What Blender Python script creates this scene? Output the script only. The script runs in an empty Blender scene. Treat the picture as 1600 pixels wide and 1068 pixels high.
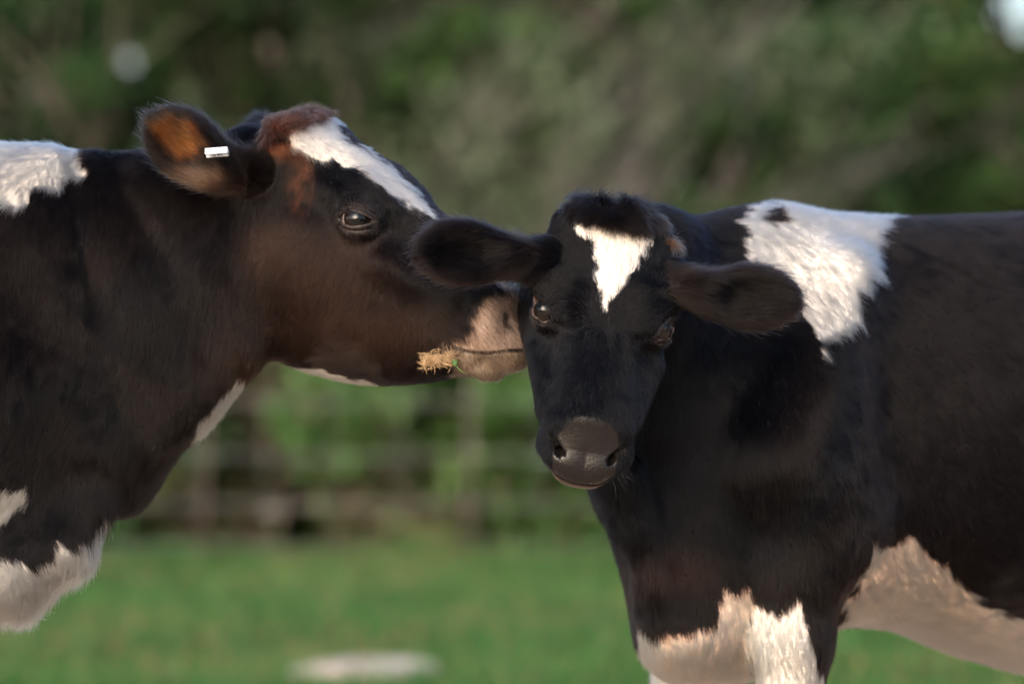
import bpy, bmesh, math, random, time
import numpy as np
from mathutils import Vector
T0 = time.time()
FUR = True
BACK = True
VOX = 0.007
C = bpy.context.scene.collection
R = math.radians
rng = np.random.default_rng(7)
random.seed(7)

# ------------------------------------------------------------------ camera
cam = bpy.data.cameras.new('camera')
cam.lens = 180.0; cam.sensor_width = 36.0
cam.clip_start = 0.1; cam.clip_end = 500.0
cam.dof.use_dof = True; cam.dof.focus_distance = 7.97; cam.dof.aperture_fstop = 2.3
cam.dof.aperture_blades = 9
co = bpy.data.objects.new('camera', cam); C.objects.link(co)
co.location = (0, -8, 1.0); co.rotation_euler = (R(90), 0, 0)
bpy.context.scene.camera = co

# ------------------------------------------------------------------ sky and sun
SUN_EL, SUN_AZ = R(22), R(203)          # azimuth measured clockwise from +Y (north)
world = bpy.data.worlds.new('World'); bpy.context.scene.world = world
world.use_nodes = True
nt = world.node_tree; nt.nodes.clear()
sky = nt.nodes.new('ShaderNodeTexSky'); sky.sky_type = 'NISHITA'; sky.sun_disc = False
sky.sun_elevation = SUN_EL; sky.sun_rotation = SUN_AZ
sky.air_density = .8; sky.dust_density = 3.2; sky.ozone_density = 1.0
bg = nt.nodes.new('ShaderNodeBackground'); bg.inputs['Strength'].default_value = 0.15
wo = nt.nodes.new('ShaderNodeOutputWorld')
nt.links.new(sky.outputs[0], bg.inputs[0]); nt.links.new(bg.outputs[0], wo.inputs[0])
sl = bpy.data.lights.new('sun', 'SUN'); sl.energy = .72; sl.angle = R(60); sl.color = (1.0, 0.90, 0.78)
so = bpy.data.objects.new('sun', sl); C.objects.link(so)
sd = Vector((math.sin(SUN_AZ)*math.cos(SUN_EL), math.cos(SUN_AZ)*math.cos(SUN_EL), math.sin(SUN_EL)))
so.rotation_euler = sd.to_track_quat('Z', 'Y').to_euler()
so.location = (-4, -6, 9)
vs = bpy.context.scene.view_settings
vs.view_transform = 'Standard'; vs.look = 'None'; vs.gamma = 1.0; vs.exposure = 1.42
cy = bpy.context.scene.cycles
cy.max_bounces = 6; cy.diffuse_bounces = 3; cy.glossy_bounces = 3; cy.transmission_bounces = 4
cy.sample_clamp_indirect = 4.0

# ------------------------------------------------------------------ helpers
def tag(o, label=None, cat=None, group=None, kind=None):
    for k, v in (('label', label), ('category', cat), ('group', group), ('kind', kind)):
        if v: o[k] = v
    return o

def empty(name, loc):
    o = bpy.data.objects.new(name, None); C.objects.link(o); o.location = loc
    return o

def mesh_obj(name, V, F, mat=None, parent=None, smooth=True):
    """V (n,3), F list/array of quads or tris"""
    me = bpy.data.meshes.new(name)
    V = np.asarray(V, np.float32)
    if isinstance(F, np.ndarray):
        k = F.shape[1]
        me.vertices.add(len(V)); me.vertices.foreach_set('co', V.ravel())
        me.loops.add(F.size); me.loops.foreach_set('vertex_index', F.ravel().astype(np.int32))
        me.polygons.add(len(F)); me.polygons.foreach_set('loop_start', np.arange(0, F.size, k, dtype=np.int32))
        me.update(calc_edges=True)
    else:
        me.from_pydata(V.tolist(), [], F); me.update()
    me.validate()
    if smooth: me.polygons.foreach_set('use_smooth', np.ones(len(me.polygons), bool))
    o = bpy.data.objects.new(name, me); C.objects.link(o)
    if mat: me.materials.append(mat)
    if parent: 
        o.parent = parent
        o.location = -parent.location      # coordinates are world coordinates
    return o

def node_mat(name, base=(0.5, 0.5, 0.5), rough=0.6, spec=0.4):
    m = bpy.data.materials.new(name); m.use_nodes = True
    b = m.node_tree.nodes['Principled BSDF']
    b.inputs['Base Color'].default_value = (*base, 1)
    b.inputs['Roughness'].default_value = rough
    b.inputs['Specular IOR Level'].default_value = spec
    return m, m.node_tree, b

def noise_mat(name, c1, c2, scale, rough=0.7, spec=0.3, bump=0.0, detail=5, c3=None, coord='Object', trans=0.0):
    m, t, b = node_mat(name, c1, rough, spec)
    tc = t.nodes.new('ShaderNodeTexCoord')
    n = t.nodes.new('ShaderNodeTexNoise'); n.inputs['Scale'].default_value = scale; n.inputs['Detail'].default_value = detail
    r = t.nodes.new('ShaderNodeValToRGB')
    r.color_ramp.elements[0].position = 0.35; r.color_ramp.elements[0].color = (*c1, 1)
    r.color_ramp.elements[1].position = 0.65; r.color_ramp.elements[1].color = (*c2, 1)
    if c3:
        e = r.color_ramp.elements.new(0.8); e.color = (*c3, 1)
    t.links.new(tc.outputs[coord], n.inputs['Vector']); t.links.new(n.outputs['Fac'], r.inputs[0])
    t.links.new(r.outputs[0], b.inputs['Base Color'])
    if bump:
        bp = t.nodes.new('ShaderNodeBump'); bp.inputs['Strength'].default_value = bump; bp.inputs['Distance'].default_value = 0.01
        t.links.new(n.outputs['Fac'], bp.inputs['Height']); t.links.new(bp.outputs[0], b.inputs['Normal'])
    return m

# vectorised value noise
def vnoise(P, scale, seed=0):
    Q = np.asarray(P, np.float64)*scale + seed*17.31
    I = np.floor(Q).astype(np.int64); f = Q - I; f = f*f*(3-2*f)
    def h(i, j, k):
        n = (i*73856093) ^ (j*19349663) ^ (k*83492791) ^ (seed*2654435)
        n = (n ^ (n >> 13)) * 1274126177
        return ((n ^ (n >> 16)) & 0xffff)/65535.0
    out = 0
    for a in (0, 1):
        wx = f[:, 0] if a else 1-f[:, 0]
        for b in (0, 1):
            wy = f[:, 1] if b else 1-f[:, 1]
            for c in (0, 1):
                wz = f[:, 2] if c else 1-f[:, 2]
                out = out + wx*wy*wz*h(I[:, 0]+a, I[:, 1]+b, I[:, 2]+c)
    return out*2-1
def fnoise(P, scale, seed=0, oct=3):
    return sum(vnoise(P, scale*2**i, seed+i)/2**i for i in range(oct))

# a point seen at photo column/row px,py standing y metres behind the focus plane
def W(px, py, y):
    k = (8+y)/8000.0
    return np.array([(px-800)*k, y, 1+(534-py)*k])
def to_px(P):
    k = 8000.0/(8+P[:, 1])
    return np.stack([800+P[:, 0]*k, 534-(P[:, 2]-1)*k], 1)

# ------------------------------------------------------------------ implicit shapes
def nrm(v):
    v = np.asarray(v, float); return v/np.linalg.norm(v)
def smin(a, b, k):
    h = np.clip(0.5+0.5*(b-a)/k, 0, 1)
    return b+(a-b)*h - k*h*(1-h)
def smax(a, b, k): return -smin(-a, -b, k)
def ell(P, c, r, M=None):
    q = P-np.asarray(c)
    if M is not None: q = q@np.asarray(M).T
    r = np.asarray(r, float)
    k0 = np.sqrt(((q/r)**2).sum(1)); k1 = np.sqrt(((q/r**2)**2).sum(1))+1e-9
    return k0*(k0-1)/k1
def cone(P, a, b, ra, rb):
    a = np.asarray(a, float); b = np.asarray(b, float); d = b-a
    t = np.clip((P-a)@d/(d@d), 0, 1)
    return np.linalg.norm(P-a-t[:, None]*d, axis=1)-(ra+(rb-ra)*t)
def limb(P, pts):
    d = None
    for (a, ra), (b, rb) in zip(pts[:-1], pts[1:]):
        e = cone(P, a, b, ra, rb)
        d = e if d is None else smin(d, e, 0.025)
    return d
def chain(P, st):
    """elliptic tube: stations (centre, half width, half height); width axis is horizontal"""
    best = None
    for (a, wa, ha), (b, wb, hb) in zip(st[:-1], st[1:]):
        a = np.asarray(a, float); b = np.asarray(b, float); d = b-a; L = np.linalg.norm(d); ax = d/L
        side = nrm(np.cross(ax, (0, 0, 1))); up = np.cross(side, ax)
        q = P-a; s = q@ax; t = np.clip(s/L, 0, 1); t2 = t*t*(3-2*t)
        w = wa+(wb-wa)*t2; h = ha+(hb-ha)*t2
        ex = s-t*L
        u = q@side; v = q@up; m = np.minimum(w, h)
        k0 = np.sqrt((u/w)**2+(v/h)**2+(ex/m)**2)
        k1 = np.sqrt((u/w**2)**2+(v/h**2)**2+(ex/m**2)**2)+1e-6
        e = k0*(k0-1)/k1
        best = e if best is None else smin(best, e, 0.004)
    return best
def crom(x, xs, ys):
    """smooth interpolation through table (Catmull-Rom on non-uniform knots)"""
    xs = np.asarray(xs, float); ys = np.asarray(ys, float)
    m = np.gradient(ys, xs)
    i = np.clip(np.searchsorted(xs, x)-1, 0, len(xs)-2)
    h = xs[i+1]-xs[i]; t = np.clip((x-xs[i])/h, 0, 1)
    return ((2*t**3-3*t**2+1)*ys[i]+(t**3-2*t**2+t)*h*m[i]+(-2*t**3+3*t**2)*ys[i+1]+(t**3-t**2)*h*m[i+1])
def loft(u, s, v, tab, n=2.3, egg=0.0):
    """straight-axis loft; tab rows: s, top, bottom, half width"""
    T = np.array(tab); x = np.clip(s, T[0, 0], T[-1, 0])
    top = crom(x, T[:, 0], T[:, 1]); bot = crom(x, T[:, 0], T[:, 2]); w = np.maximum(crom(x, T[:, 0], T[:, 3]), .005)
    c = (top+bot)/2; h = np.maximum((top-bot)/2, .005)
    vn = (v-c)/h
    w = w*(1-egg*np.clip(vn, -1, 1))
    m = np.minimum(w, h)
    ex = s-x
    A = np.abs(u/w)**n+np.abs(vn)**n+np.abs(ex/(m+.01))**n
    k0 = A**(1/n)
    g = A**(1/n-1)*np.sqrt((np.abs(u/w)**(n-1)/w)**2+(np.abs(vn)**(n-1)/h)**2+(np.abs(ex/(m+.01))**(n-1)/(m+.01))**2)+1e-6
    return np.where(k0 < .2, -m*.8, (k0-1)/np.maximum(g, 1/(m*3)))

class Frame:
    def __init__(s, O, A, F, D, sc, wx=1.0):
        s.O = np.asarray(O, float); s.M = np.array([nrm(A), nrm(F), nrm(D)]); s.sc = sc; s.wx = wx
    def loc(s, P):
        q = (P-s.O)@s.M.T/s.sc
        q = q.copy(); q[:, 0] /= s.wx
        return q
    def world(s, a, f, d):
        return s.O+(np.array([a*s.wx, f, d])*s.sc)@s.M

HEAD_BOT = [(-.045, -.22), (0., -.26), (.05, -.275), (.1, -.275), (.16, -.262), (.22, -.235), (.28, -.205), (.34, -.180), (.38, -.172), (.41, -.168), (.435, -.162), (.45, -.152)]
HEAD_TOPW = [(-.045, -.080, .040), (0., -.014, .090), (.05, .008, .106), (.1, .012, .110), (.16, .007, .108), (.22, -.003, .102), (.28, -.013, .090), (.34, -.021, .077), (.38, -.029, .070), (.41, -.040, .066), (.435, -.062, .060), (.45, -.082, .048)]
MOUTH = ([.30, .36, .40, .44, .48, .53], [-.122, -.120, -.117, -.115, -.114, -.110])

def nostril(X, ns):
    o = np.asarray(ns)
    nn = smin(ell(X, o+(.036, .452, -.085), (.011, .013, .0075)), cone(X, o+(.041, .449, -.077), o+(.060, .427, -.062), .0062, .0035), .007)
    return smin(nn, cone(X, o+(.036, .452, -.085), o+(.026, .405, -.092), .0085, .007), .006)
def head_sdf(P, fr, bot=HEAD_BOT, eye=(.1, .19, -.048), mouth=MOUTH, phi=0.0, brow=0.0, mc=.375, lens_ro=(.0345, .0225), ns=(0, 0, 0), chin=(.432, -.142, .024)):
    q = fr.loc(P); a = np.abs(q[:, 0]); f = q[:, 1]; v = q[:, 2]
    X = np.stack([a, f, v], 1)
    tab = [(s, t, b, w) for (s, t, w), (_, b) in zip(HEAD_TOPW, bot)]
    d = loft(a, f, v, tab, 2.5, 0.0)
    d = smin(d, ell(X, (.078, .115, -.165), (.034, .085, .075)), .03)            # masseter
    d = smin(d, ell(X, (.076, .160, -.020-brow), (.032, .050, .022)), .03)            # brow
    d = smin(d, ell(X, (.035, .022, -.022), (.060, .045, .026)), .03)            # poll
    d = smin(d, cone(X, (.086, .250, -.085), (.062, .36, -.088), .012, .009), .04)   # facial crest
    d = smax(d, -ell(X, (.094, .290, -.028), (.022, .055, .022)), .045)          # hollow beside the nasal bone
    d = smax(d, -ell(X, (.124, .080, -.060), (.018, .04, .022)), .03)            # temple
    d = smin(d, cone(X, (.054, .150, -.004-brow*1.3), (.056, .205, -.012-brow*1.3), .012, .008), .035)  # ridge over the eye
    d = smax(d, -cone(X, (.080, .226, -.022), (.047, .243, -.004), .0085, .005), .010) # fold under the ridge
    md = np.interp(f, mouth[0], mouth[1]); m46 = float(np.interp(.46, *mouth)); m44 = float(np.interp(.44, *mouth))
    Xp = X*np.array([.62, 1, 1])
    d = smin(d, cone(Xp, (0, .388, -.060), (0, .428, -.106), .029, .030), .016)    # nose pad
    d = smin(d, cone(Xp, (0, .425, -.088), (0, .442, -.108), .026, .026), .022)
    d = smin(d, cone(X, (.044, .395, -.066), (.047, .432, -.096), .021, .019), .016) # nostril wing
    d = smin(d, ell(X, (.026, .430, m44+.021), (.042, .050, .024)), .018)         # upper lip
    d = smin(d, ell(X, (.0, chin[0], chin[1]), (.049, .050, chin[2])), .016)          # chin
    # orbit and eyelids
    e = np.array(eye)
    d = smin(d, np.linalg.norm((X-e)/np.array([1, 1.15, 1]), axis=1)-.0270, .020)
    d = smax(d, -cone(X, e+np.array([.016*math.cos(phi)-.010, .036, .008+.016*math.sin(phi)]), e+np.array([-.020, .062, .030]), .006, .004), .012)   # lacrimal fold
    R0 = (X-e); ca, sa = math.cos(phi), math.sin(phi)
    lat = R0[:, 0]*ca+R0[:, 2]*sa; dor = -R0[:, 0]*sa+R0[:, 2]*ca
    X = np.stack([e[0]+lat, X[:, 1], e[2]+dor], 1)
    u1 = (X[:, 1]-e[1])*.90+(X[:, 2]-e[2])*.43; u2 = -(X[:, 1]-e[1])*.43+(X[:, 2]-e[2])*.90
    lr, lo_ = lens_ro; c1 = np.hypot(u1, u2-lo_)-lr; c2 = np.hypot(u1, u2+lo_)-lr
    lens = smax(c1, c2, .002)
    fold = np.maximum(np.abs(c2-.0085)-.0012, -(d+.0025)); fold = np.maximum(fold, -u2+.002); fold = np.maximum(fold, np.abs(u1)-.030); fold = np.maximum(fold, e[0]-X[:, 0])
    d = smax(d, -fold, .004)
    fold = np.maximum(np.abs(c1-.0075)-.0012, -(d+.002)); fold = np.maximum(fold, u2+.002); fold = np.maximum(fold, np.abs(u1)-.026); fold = np.maximum(fold, e[0]-X[:, 0])
    d = smax(d, -fold, .004)
    o = np.maximum(lens, e[0]+.002-X[:, 0])
    d = smax(d, -o, .003)
    X = np.stack([a, f, v], 1)
    # mouth groove
    g = np.maximum(np.maximum(np.abs(v-md)-.0018, -(d+.011)), mc-f)
    d = smax(d, -g, .004)
    # nostril
    nn = nostril(X, ns)
    d = smax(d, -nn, .006)
    return d*fr.sc

def ear_sdf(P, c, ax, wide, l, w, t, carve=1.0):
    ax = nrm(ax); wide = nrm(np.asarray(wide)-np.dot(wide, ax)*ax); n = np.cross(ax, wide)
    M = np.array([ax, wide, n])
    q = (P-c)@M.T
    s = np.clip(q[:, 0]/l, -1, 1)
    # leaf outline: narrow at the root, broad beyond the middle
    ww = w*(0.74+0.34*s-.20*s*s)*1.08
    bend = .25*t*(q[:, 1]/w)**2
    q2 = np.stack([q[:, 0], q[:, 1]*w/ww, q[:, 2]-bend*4*.0], 1)
    d = ell(q2, (0, 0, 0), (l, w, t))
    if carve: 
        d = smax(d, -ell(q2, (l*.08, 0, t*1.0), (l*.74, w*.66, t*1.05*carve)), .008)
    return d, q

def bounded(P, fn, c, r):
    D = np.linalg.norm(P-np.asarray(c), axis=1)-r
    out = D+.12
    m = D < 0
    if m.any():
        v = fn(P[m]); out[m] = np.minimum(v, .3)
    return out

# sparse surface nets ------------------------------------------------
def extract(sdf, lo, hi, h):
    lo = np.asarray(lo, float); hi = np.asarray(hi, float)
    k = 5
    nc = np.ceil((hi-lo)/(h*k)).astype(int)
    n = nc*k+1
    vals = np.full(n, 1.0, np.float32)
    g = np.stack(np.meshgrid(*[np.arange(m) for m in nc], indexing='ij'), -1).reshape(-1, 3)
    cen = lo+(g+.5)*h*k
    dc = sdf(cen)
    near = np.abs(dc) < h*k*1.35
    # fill the inside
    V6 = vals
    inside = g[(dc < 0) & ~near]
    for i in inside: V6[i[0]*k:i[0]*k+k+1, i[1]*k:i[1]*k+k+1, i[2]*k:i[2]*k+k+1] = -1
    off = np.stack(np.meshgrid(*[np.arange(k+1)]*3, indexing='ij'), -1).reshape(-1, 3)
    gi = g[near]
    flat = []
    idx = (gi[:, None, :]*k+off[None]).reshape(-1, 3)
    lin = np.unique(np.ravel_multi_index(idx.T, n))
    step = 400000
    vr = vals.ravel()
    for s in range(0, len(lin), step):
        L = lin[s:s+step]
        I = np.stack(np.unravel_index(L, n), 1)
        vr[L] = sdf(lo+I*h)
    vals = vr.reshape(n)
    S = vals < 0
    cs = np.zeros(n-1, np.int8)
    for a in (0, 1):
        for b in (0, 1):
            for c in (0, 1):
                cs += S[a:n[0]-1+a, b:n[1]-1+b, c:n[2]-1+c]
    act = (cs > 0) & (cs < 8)
    ci = np.argwhere(act)
    ids = np.full(n-1, -1, np.int32); ids[act] = np.arange(len(ci))
    acc = np.zeros((len(ci), 3)); cnt = np.zeros(len(ci))
    corners = [(a, b, c) for a in (0, 1) for b in (0, 1) for c in (0, 1)]
    for i, p in enumerate(corners):
        for q in corners[i+1:]:
            if sum(abs(p[j]-q[j]) for j in range(3)) != 1: continue
            va = vals[ci[:, 0]+p[0], ci[:, 1]+p[1], ci[:, 2]+p[2]]; vb = vals[ci[:, 0]+q[0], ci[:, 1]+q[1], ci[:, 2]+q[2]]
            m = (va < 0) != (vb < 0)
            t = np.where(m, va/(va-vb+1e-12), 0)
            pt = np.array(p)+t[:, None]*(np.array(q)-np.array(p))
            acc[m] += pt[m]; cnt[m] += 1
    V = lo+(ci+acc/cnt[:, None])*h
    F = []
    for ax in range(3):
        b, c = (ax+1) % 3, (ax+2) % 3
        sl0 = [slice(1, n[j]-1) for j in range(3)]; sl1 = list(sl0)
        sl0[ax] = slice(0, n[ax]-1); sl1[ax] = slice(1, n[ax])
        s0 = S[tuple(sl0)]; s1 = S[tuple(sl1)]
        e = np.argwhere(s0 != s1)
        o = np.array([1, 1, 1]); o[ax] = 0
        e0 = e+o
        fl = s0[tuple(e.T)]
        def cid(db, dc):
            x = e0.copy(); x[:, b] -= db; x[:, c] -= dc
            return ids[tuple(x.T)]
        q = np.stack([cid(1, 1), cid(0, 1), cid(0, 0), cid(1, 0)], 1)
        q[~fl] = q[~fl][:, ::-1]
        F.append(q)
    F = np.concatenate(F); F = F[(F >= 0).all(1)]
    return V, F

def grad(sdf, P, e=.0012):
    g = np.stack([sdf(P+np.eye(3)[i]*e)-sdf(P-np.eye(3)[i]*e) for i in range(3)], 1)/(2*e)
    return g
def project(sdf, P, it=3, cap=.004):
    P = P.copy()
    for _ in range(it):
        d = sdf(P); g = grad(sdf, P); m2 = (g*g).sum(1)+1e-3
        st = -(d/m2)[:, None]*g
        L = np.linalg.norm(st, axis=1); st *= np.minimum(1, cap/(L+1e-9))[:, None]
        P += st
    return P
def laplace(V, F, it=1, lam=.5):
    e = np.concatenate([F[:, [0, 1]], F[:, [1, 2]], F[:, [2, 3]], F[:, [3, 0]]])
    for _ in range(it):
        acc = np.zeros_like(V); c = np.zeros(len(V))
        for a, b in ((0, 1), (1, 0)):
            for j in range(3): acc[:, j] += np.bincount(e[:, a], V[e[:, b], j], len(V))
            c += np.bincount(e[:, a], minlength=len(V))
        V = V+lam*(acc/np.maximum(c, 1)[:, None]-V)
    return V

def build_body(name, sdf, lo, hi, fine, mat, parent):
    V, F = extract(sdf, lo, hi, VOX)
    V = laplace(V, F, 1, .4)
    V = project(sdf, V, 2)
    me = bpy.data.meshes.new(name)
    me.from_pydata([], [], [])
    o = mesh_obj(name, V, F, mat, parent)
    me = o.data
    bm = bmesh.new(); bm.from_mesh(me)
    for lev in range(len(fine)):
        bm.verts.ensure_lookup_table()
        vv = np.array([v.co[:] for v in bm.verts])
        ok = fine[lev](vv)
        ed = [e for e in bm.edges if ok[e.verts[0].index] and ok[e.verts[1].index]]
        bmesh.ops.subdivide_edges(bm, edges=ed, cuts=1, use_grid_fill=True)
        bm.verts.index_update()
    bmesh.ops.triangulate(bm, faces=[f for f in bm.faces if len(f.verts) > 4])
    bm.to_mesh(me); bm.free()
    V = np.empty(len(me.vertices)*3, np.float32); me.vertices.foreach_get('co', V); V = V.reshape(-1, 3).astype(float)
    V = project(sdf, V, 2, .003)
    me.vertices.foreach_set('co', V.astype(np.float32).ravel()); me.update()
    me.polygons.foreach_set('use_smooth', np.ones(len(me.polygons), bool))
    print(name, 'verts', len(V), 't', round(time.time()-T0, 1))
    return o

# signed distance to a polygon in pixel space (negative inside)
def poly_sd(p, poly):
    poly = np.asarray(poly, float)
    d = np.full(len(p), 1e9); ins = np.zeros(len(p), bool)
    for a, b in zip(poly, np.roll(poly, -1, 0)):
        e = b-a; w = p-a
        t = np.clip((w@e)/(e@e), 0, 1)
        d = np.minimum(d, np.linalg.norm(w-t[:, None]*e, axis=1))
        c = ((a[1] > p[:, 1]) != (b[1] > p[:, 1]))
        x = a[0]+(p[:, 1]-a[1])*e[0]/(e[1] if abs(e[1]) > 1e-9 else 1e-9)
        ins ^= c & (p[:, 0] < x)
    return np.where(ins, -d, d)
def sstep(x, a, b):
    t = np.clip((x-a)/(b-a), 0, 1); return t*t*(3-2*t)
def mix(c, col, w):
    return c*(1-w[:, None])+np.asarray(col)*w[:, None]

# ------------------------------------------------------------------ coat materials
def skin_material():
    m, t, b = node_mat('cow_skin', (.02, .02, .02), .5, .15)
    a = t.nodes.new('ShaderNodeAttribute'); a.attribute_name = 'coat'
    w = t.nodes.new('ShaderNodeAttribute'); w.attribute_name = 'leather'
    tc = t.nodes.new('ShaderNodeTexCoord')
    vo = t.nodes.new('ShaderNodeTexVoronoi'); vo.inputs['Scale'].default_value = 420; vo.feature = 'SMOOTH_F1'
    t.links.new(tc.outputs['Object'], vo.inputs['Vector'])
    ns = t.nodes.new('ShaderNodeTexNoise'); ns.inputs['Scale'].default_value = 60; ns.inputs['Detail'].default_value = 6
    t.links.new(tc.outputs['Object'], ns.inputs['Vector'])
    bp = t.nodes.new('ShaderNodeBump'); bp.inputs['Distance'].default_value = .0015
    mu = t.nodes.new('ShaderNodeMath'); mu.operation = 'MULTIPLY'; mu.inputs[1].default_value = .5
    t.links.new(w.outputs['Fac'], mu.inputs[0]); t.links.new(mu.outputs[0], bp.inputs['Strength'])
    t.links.new(vo.outputs['Distance'], bp.inputs['Height']); t.links.new(bp.outputs[0], b.inputs['Normal'])
    rr = t.nodes.new('ShaderNodeMapRange'); rr.inputs['To Min'].default_value = .8; rr.inputs['To Max'].default_value = .17
    t.links.new(w.outputs['Fac'], rr.inputs['Value'])
    ad = t.nodes.new('ShaderNodeMath'); ad.operation = 'MULTIPLY_ADD'; ad.inputs[1].default_value = .16
    t.links.new(ns.outputs['Fac'], ad.inputs[0]); t.links.new(rr.outputs[0], ad.inputs[2]); t.links.new(ad.outputs[0], b.inputs['Roughness'])
    m2 = t.nodes.new('ShaderNodeMath'); m2.operation = 'MULTIPLY'; m2.inputs[1].default_value = .35; t.links.new(w.outputs['Fac'], m2.inputs[0]); t.links.new(m2.outputs[0], b.inputs['Coat Weight'])
    b.inputs['Coat Roughness'].default_value = .22
    t.links.new(a.outputs['Color'], b.inputs['Base Color'])
    return m
def hair_material():
    m = bpy.data.materials.new('cow_hair'); m.use_nodes = True
    t = m.node_tree; t.nodes.clear()
    a = t.nodes.new('ShaderNodeAttribute'); a.attribute_name = 'coat'
    h = t.nodes.new('ShaderNodeBsdfHairPrincipled'); h.parametrization = 'COLOR'
    h.inputs['Roughness'].default_value = .30; h.inputs['Radial Roughness'].default_value = .5
    h.inputs['Random Roughness'].default_value = .2; h.inputs['IOR'].default_value = 1.215
    o = t.nodes.new('ShaderNodeOutputMaterial')
    t.links.new(a.outputs['Color'], h.inputs['Color']); t.links.new(h.outputs[0], o.inputs[0])
    return m
SKIN = skin_material(); HAIR = hair_material()

def add_hair(name, roots, norms, dirs, length, colors, radius, parent, lift=.35, npts=4, curl=0.0, gravity=0.0):
    """roots (N,3); dirs tangent-ish combing direction (N,3)"""
    N = len(roots)
    hc = bpy.data.hair_curves.new(name); hc.add_curves([npts]*N)
    tng = dirs-(dirs*norms).sum(1)[:, None]*norms
    tng /= np.linalg.norm(tng, axis=1)[:, None]+1e-9
    pts = np.empty((N, npts, 3), np.float32)
    P = roots.copy()
    L = np.asarray(length)/(npts-1)
    jit = rng.normal(0, .10, (N, 3))
    for i in range(npts):
        pts[:, i] = P
        s = i/(npts-1)
        D = tng*(1-.0*s)+norms*(np.asarray(lift)*(1-s*.9))[..., None] if np.ndim(lift) else tng+norms*lift*(1-s*.9)
        D = D+jit*(.6+s)+np.array([0, 0, -gravity])*s
        if curl:
            ph = rng.uniform(0, 6.28, N) if i == 0 else ph+1.3
            b = np.cross(tng, norms)
            D = D+curl*(np.sin(ph)[:, None]*b)
        D /= np.linalg.norm(D, axis=1)[:, None]
        P = P+D*L[:, None] if np.ndim(L) else P+D*L
    hc.attributes['position'].data.foreach_set('vector', pts.reshape(-1))
    ra = hc.attributes.get('radius') or hc.attributes.new('radius', 'FLOAT', 'POINT')
    taper = np.linspace(1, .25, npts)
    ra.data.foreach_set('value', (np.broadcast_to(np.asarray(radius), (N,))[:, None]*taper[None]).astype(np.float32).ravel())
    ca = hc.attributes.new('coat', 'FLOAT_COLOR', 'CURVE')
    ca.data.foreach_set('color', np.concatenate([colors, np.ones((N, 1))], 1).astype(np.float32).ravel())
    o = bpy.data.objects.new(name, hc); C.objects.link(o); hc.materials.append(HAIR)
    o.parent = parent; o.location = -parent.location
    return o

def sample_surface(o, n, dens):
    me = o.data
    me.calc_loop_triangles()
    T = np.empty(len(me.loop_triangles)*3, np.int32); me.loop_triangles.foreach_get('vertices', T); T = T.reshape(-1, 3)
    V = np.empty(len(me.vertices)*3, np.float32); me.vertices.foreach_get('co', V); V = V.reshape(-1, 3).astype(float)
    N = np.empty(len(me.vertices)*3, np.float32); me.vertex_normals.foreach_get('vector', N); N = N.reshape(-1, 3).astype(float)
    A = V[T]; ar = np.linalg.norm(np.cross(A[:, 1]-A[:, 0], A[:, 2]-A[:, 0]), axis=1)/2
    w = ar*dens(A.mean(1), N[T].mean(1))
    k = rng.choice(len(T), n, p=w/w.sum())
    r1 = np.sqrt(rng.random(n)); r2 = rng.random(n)
    b = np.stack([1-r1, r1*(1-r2), r1*r2], 1)
    P = (A[k]*b[:, :, None]).sum(1); NN = (N[T[k]]*b[:, :, None]).sum(1)
    NN /= np.linalg.norm(NN, axis=1)[:, None]+1e-9
    print('hair density per m2', n/ (w.sum()))
    return P, NN

def flow(px, ctrl, power=2.0):
    """combing directions given at photo positions -> world direction"""
    c = np.array([k[:2] for k in ctrl], float); d = np.array([nrm((k[2], k[4] if len(k) > 4 else 0., -k[3])) for k in ctrl])
    out = np.zeros((len(px), 3)); ws = np.zeros(len(px))
    for i in range(len(c)):
        w = 1/(((px-c[i])**2).sum(1)+400)**power
        out += w[:, None]*d[i]; ws += w
    out /= ws[:, None]
    return out

def in_view(P, N):
    q = to_px(P)
    vis = (q[:, 0] > -120) & (q[:, 0] < 1720) & (q[:, 1] > -60) & (q[:, 1] < 1160)
    vis = np.where(vis, 1., np.where((q[:, 0] > -900) & (q[:, 0] < 2500), .22, .10))
    tc = np.array([0, -8, 1.])-P; tc /= np.linalg.norm(tc, axis=1)[:, None]
    f = (N*tc).sum(1)
    return vis*np.clip((f+.45)/.3, .12, 1)

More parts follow.
